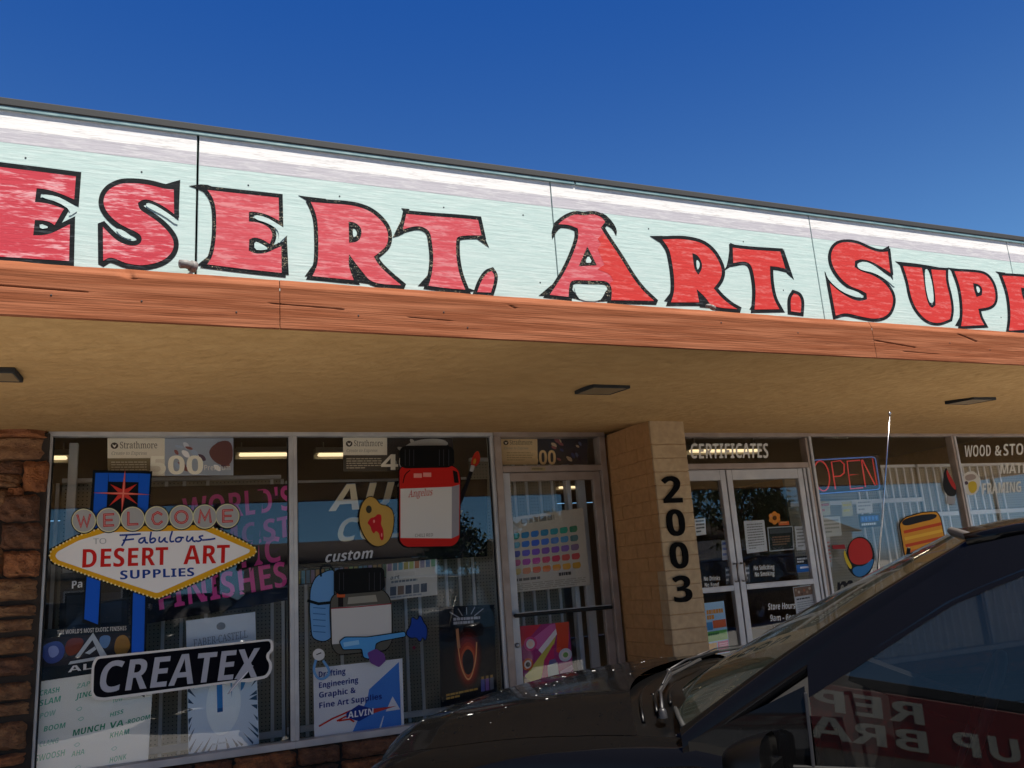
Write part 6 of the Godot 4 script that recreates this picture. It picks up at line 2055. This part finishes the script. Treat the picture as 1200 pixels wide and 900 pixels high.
# ---------------------------------------------------------------- across the car park: what the glass and paint mirror
func build_behind() -> void:
	var wall := tri(tex_mat(91, Color(0.62, 0.58, 0.52), Color(0.68, 0.64, 0.58), 0.85, 0.03, 256), Vector3(0.4, 0.4, 0.4))
	var redm := mat(Color(0.55, 0.08, 0.07), 0.5)
	var wh := mat(Color(0.80, 0.80, 0.74), 0.5)
	var b := thing("brake_shop", "single-storey brake shop with red sign band across the car park", "shop", Vector3(-12.2, 0, 15.0))
	bar("wall", b, -6.0, -0.02, 0, 4.55, -6.5, 8.0, wall, 0.01)
	bar("parapet", b, -6.05, 0.06, 4.551, 4.75, -6.6, 8.1, M.flash_dark, 0.01)
	var band := bar("sign_band", b, -0.019, 0.10, 3.30, 4.50, -5.6, 7.2, redm, 0.01)
	for e in [["REPAIR", -0.55, 3.98, 0.42, 5.0], ["BRAKES", -0.55, 3.44, 0.42, 5.0], ["TUNE UP", 5.35, 3.50, 0.46, 5.3]]:
		var tm := TextMesh.new()
		tm.text = e[0]
		tm.font = FONT.sb
		tm.font_size = 64
		tm.pixel_size = 0.01
		tm.depth = 0.02
		var box := tm.get_aabb()
		var t := mi("sign_lettering", tm, wh, b)
		var sy: float = e[3] / box.size.y
		var sx: float = e[4] / box.size.x
		t.rotation.y = PI / 2
		t.scale = Vector3(sx, sy, 1)
		var start: float = (e[1] - 0.0)
		t.position = Vector3(0.112, e[2] - box.position.y * sy, start + box.position.x * sx)
	for z in [-4.0, 0.5, 5.0]:
		var dr := part("roller_door", b, Vector3(0, 0, z))
		for k in 9:
			bar("slat", dr, -0.015, 0.03, 0.02 + k * 0.3, 0.31 + k * 0.3, -1.5, 1.5, M.white_slat, 0.008)
	# trees, palms and poles along the far street
	var leafm := mat(Color(0.20, 0.27, 0.12), 0.8)
	var bark := mat(Color(0.22, 0.17, 0.13), 0.95)
	var trees := [[21.5, 29.0, 5.2, 2.6, "broad dark street tree beside the utility pole"], [25.0, 27.0, 5.6, 2.8, "tallest rounded street tree in the row"], [28.5, 27.5, 4.6, 2.2, "low rounded street tree at the end of the row"], [13.0, 33.0, 4.4, 1.5, "small round street tree standing alone"], [17.8, 32.0, 4.9, 1.9, "mid-sized street tree next to the tall palm"]]
	var n := 0
	for t in trees:
		var o := thing("street_tree", t[4], "tree", Vector3(t[0], 0, t[1]), 0, "trees across the street")
		var r := RandomNumberGenerator.new()
		r.seed = 300 + n
		n += 1
		var h: float = t[2]
		mi("trunk", tube(PackedVector3Array([Vector3.ZERO, Vector3(0.06, h * 0.25, 0.04), Vector3(-0.05, h * 0.5, 0), Vector3(0.1, h * 0.8, 0.1)]), [0.2, 0.16, 0.12, 0.04], 8), bark, o)
		for k in 5:
			var a := TAU * k / 5 + r.randf()
			mi("limb", tube(PackedVector3Array([Vector3(0, h * 0.4, 0), Vector3(cos(a) * t[3] * 0.4, h * 0.6, sin(a) * t[3] * 0.4), Vector3(cos(a) * t[3] * 0.75, h * 0.78, sin(a) * t[3] * 0.75)]), [0.09, 0.06, 0.02], 6), bark, o)
		var st := SurfaceTool.new()
		st.begin(Mesh.PRIMITIVE_TRIANGLES)
		for c in 46:
			var dir := Vector3(r.randf_range(-1, 1), r.randf_range(-0.7, 1), r.randf_range(-1, 1)).normalized() * pow(r.randf(), 0.4)
			var cc := Vector3(dir.x * t[3], h * 0.66 + dir.y * h * 0.34, dir.z * t[3])
			for l in 46:
				var p := cc + Vector3(r.randfn(), r.randfn() * 0.8, r.randfn()) * 0.26
				var x := Vector3(r.randfn(), r.randfn(), r.randfn()).normalized() * 0.13
				var y := x.cross(Vector3(r.randfn(), r.randfn(), r.randfn())).normalized() * 0.07
				ftri(st, p - x, p + y, p + x, (x.cross(y)).normalized())
				ftri(st, p - x, p - y, p + x, (x.cross(y)).normalized())
		mi("crown", st.commit(), leafm, o)
	for t in [[19.3, 26.5, 5.4, "shorter fan palm across the street"], [16.2, 27.0, 6.4, "taller fan palm across the street"]]:
		var o := thing("fan_palm", t[3], "palm tree", Vector3(t[0], 0, t[1]), 0, "palms across the street")
		mi("trunk", tube(PackedVector3Array([Vector3.ZERO, Vector3(0.05, t[2] * 0.5, 0), Vector3(0, t[2], 0.05)]), [0.26, 0.18, 0.16], 10), bark, o)
		var r := RandomNumberGenerator.new()
		r.seed = int(t[0])
		for k in 30:
			var a := r.randf() * TAU
			var e := r.randf_range(-0.7, 1.2)
			var d := Vector3(cos(a) * cos(e), sin(e), sin(a) * cos(e))
			var side := d.cross(Vector3.UP).normalized()
			var st := SurfaceTool.new()
			st.begin(Mesh.PRIMITIVE_TRIANGLES)
			var p0 := Vector3(0, t[2], 0.05)
			var p1 := p0 + d * 0.75
			fquad(st, p0 - side * 0.015, p0 + side * 0.015, p1 + side * 0.015, p1 - side * 0.015, side.cross(d).normalized())
			for j in 11:
				var ang := lerpf(-1.25, 1.25, j / 10.0)
				var f := (d * cos(ang) + side * sin(ang)).normalized()
				var g := f.cross(Vector3.UP).normalized() * 0.045
				ftri(st, p1 - g, p1 + g, p1 + f * 0.7 - Vector3(0, 0.12, 0), Vector3.UP)
			mi("frond", st.commit(), leafm, o)
	# utility poles and wires
	var polez := 30.0
	var px := [-26.0, 2.0, 14.5, 30.5, 47.0]
	var wood := mat(Color(0.24, 0.19, 0.15), 0.9)
	for i in px.size():
		var o := thing("utility_pole", ["wooden utility pole far down the street beyond the brake shop", "wooden utility pole across the street behind the welcome sign's reflection", "wooden utility pole near the small round street tree", "wooden utility pole behind the low rounded street tree", "wooden utility pole at the far end of the street"][i], "utility pole", Vector3(px[i], 0, polez), 0, "utility poles across the street")
		mi("pole", tube(PackedVector3Array([Vector3.ZERO, Vector3(0, 4.5, 0), Vector3(0, 9.0, 0)]), [0.15, 0.13, 0.1], 8), wood, o)
		bar("crossarm", o, -0.06, 0.06, 8.2, 8.35, -1.1, 1.1, wood)
		bar("crossarm", o, -0.05, 0.05, 6.7, 6.82, -0.7, 0.7, wood)
	for w in [[8.4, -0.9], [8.4, 0.0], [8.4, 0.9], [6.85, -0.5], [6.85, 0.5], [5.6, 0.16]]:
		for i in px.size() - 1:
			var pts := PackedVector3Array()
			var a := Vector3(px[i], w[0], polez + w[1])
			var c := Vector3(px[i + 1], w[0], polez + w[1])
			for k in 13:
				var t := k / 12.0
				pts.append(a.lerp(c, t) - Vector3(0, 0.5 * 4.0 * t * (1.0 - t), 0) - a)
			var o := mi("power_line", tube(pts, 0.014, 5), M.gasket, self, a)
			tag(o, "thin black power line sagging between utility poles across the street", "power line", "power lines across the street")
	# low houses closing the far side
	var i := 0
	for h in [[-4.0, 42, 9, 3.2, "low tan house across the street with a dark roof"], [9.5, 44, 10, 3.4, "low cream house across the street with a brown roof"], [24, 43, 11, 3.0, "low grey house across the street with a dark roof"], [40, 44, 12, 3.4, "long pale house at the end of the street"]]:
		var o := thing("street_house", h[4], "house", Vector3(h[0], 0, h[1]), 0, "houses across the street")
		var cm := mat([Color(0.60, 0.52, 0.42), Color(0.70, 0.66, 0.58), Color(0.52, 0.52, 0.52), Color(0.72, 0.70, 0.66)][i], 0.9)
		bar("wall", o, -h[2] / 2, h[2] / 2, 0, h[3] - 0.6, -3, 3, cm, 0.02)
		mi("roof", grid(1, 4, func(a, b):
			var q := [[-3.5, 0.0], [-3.5, 0.06], [0.0, 1.3], [3.5, 0.06], [3.5, 0.0]]
			var k := int(round(b * 4))
			return Vector3(lerpf(-h[2] / 2 - 0.4, h[2] / 2 + 0.4, a), h[3] - 0.6 + q[k][1], q[k][0])), M.flash_dark if i % 2 == 0 else bark, o)
		for x in [-0.3, 0.05, 0.32]:
			var wn := part("window", o, Vector3(x * h[2], 1.0, -3.02))
			bar("frame", wn, -0.65, 0.65, 0, 1.1, -0.03, 0.015, M.white_slat)
			bar("pane", wn, -0.57, 0.57, 0.08, 1.02, -0.045, -0.031, M.gasket)
		i += 1
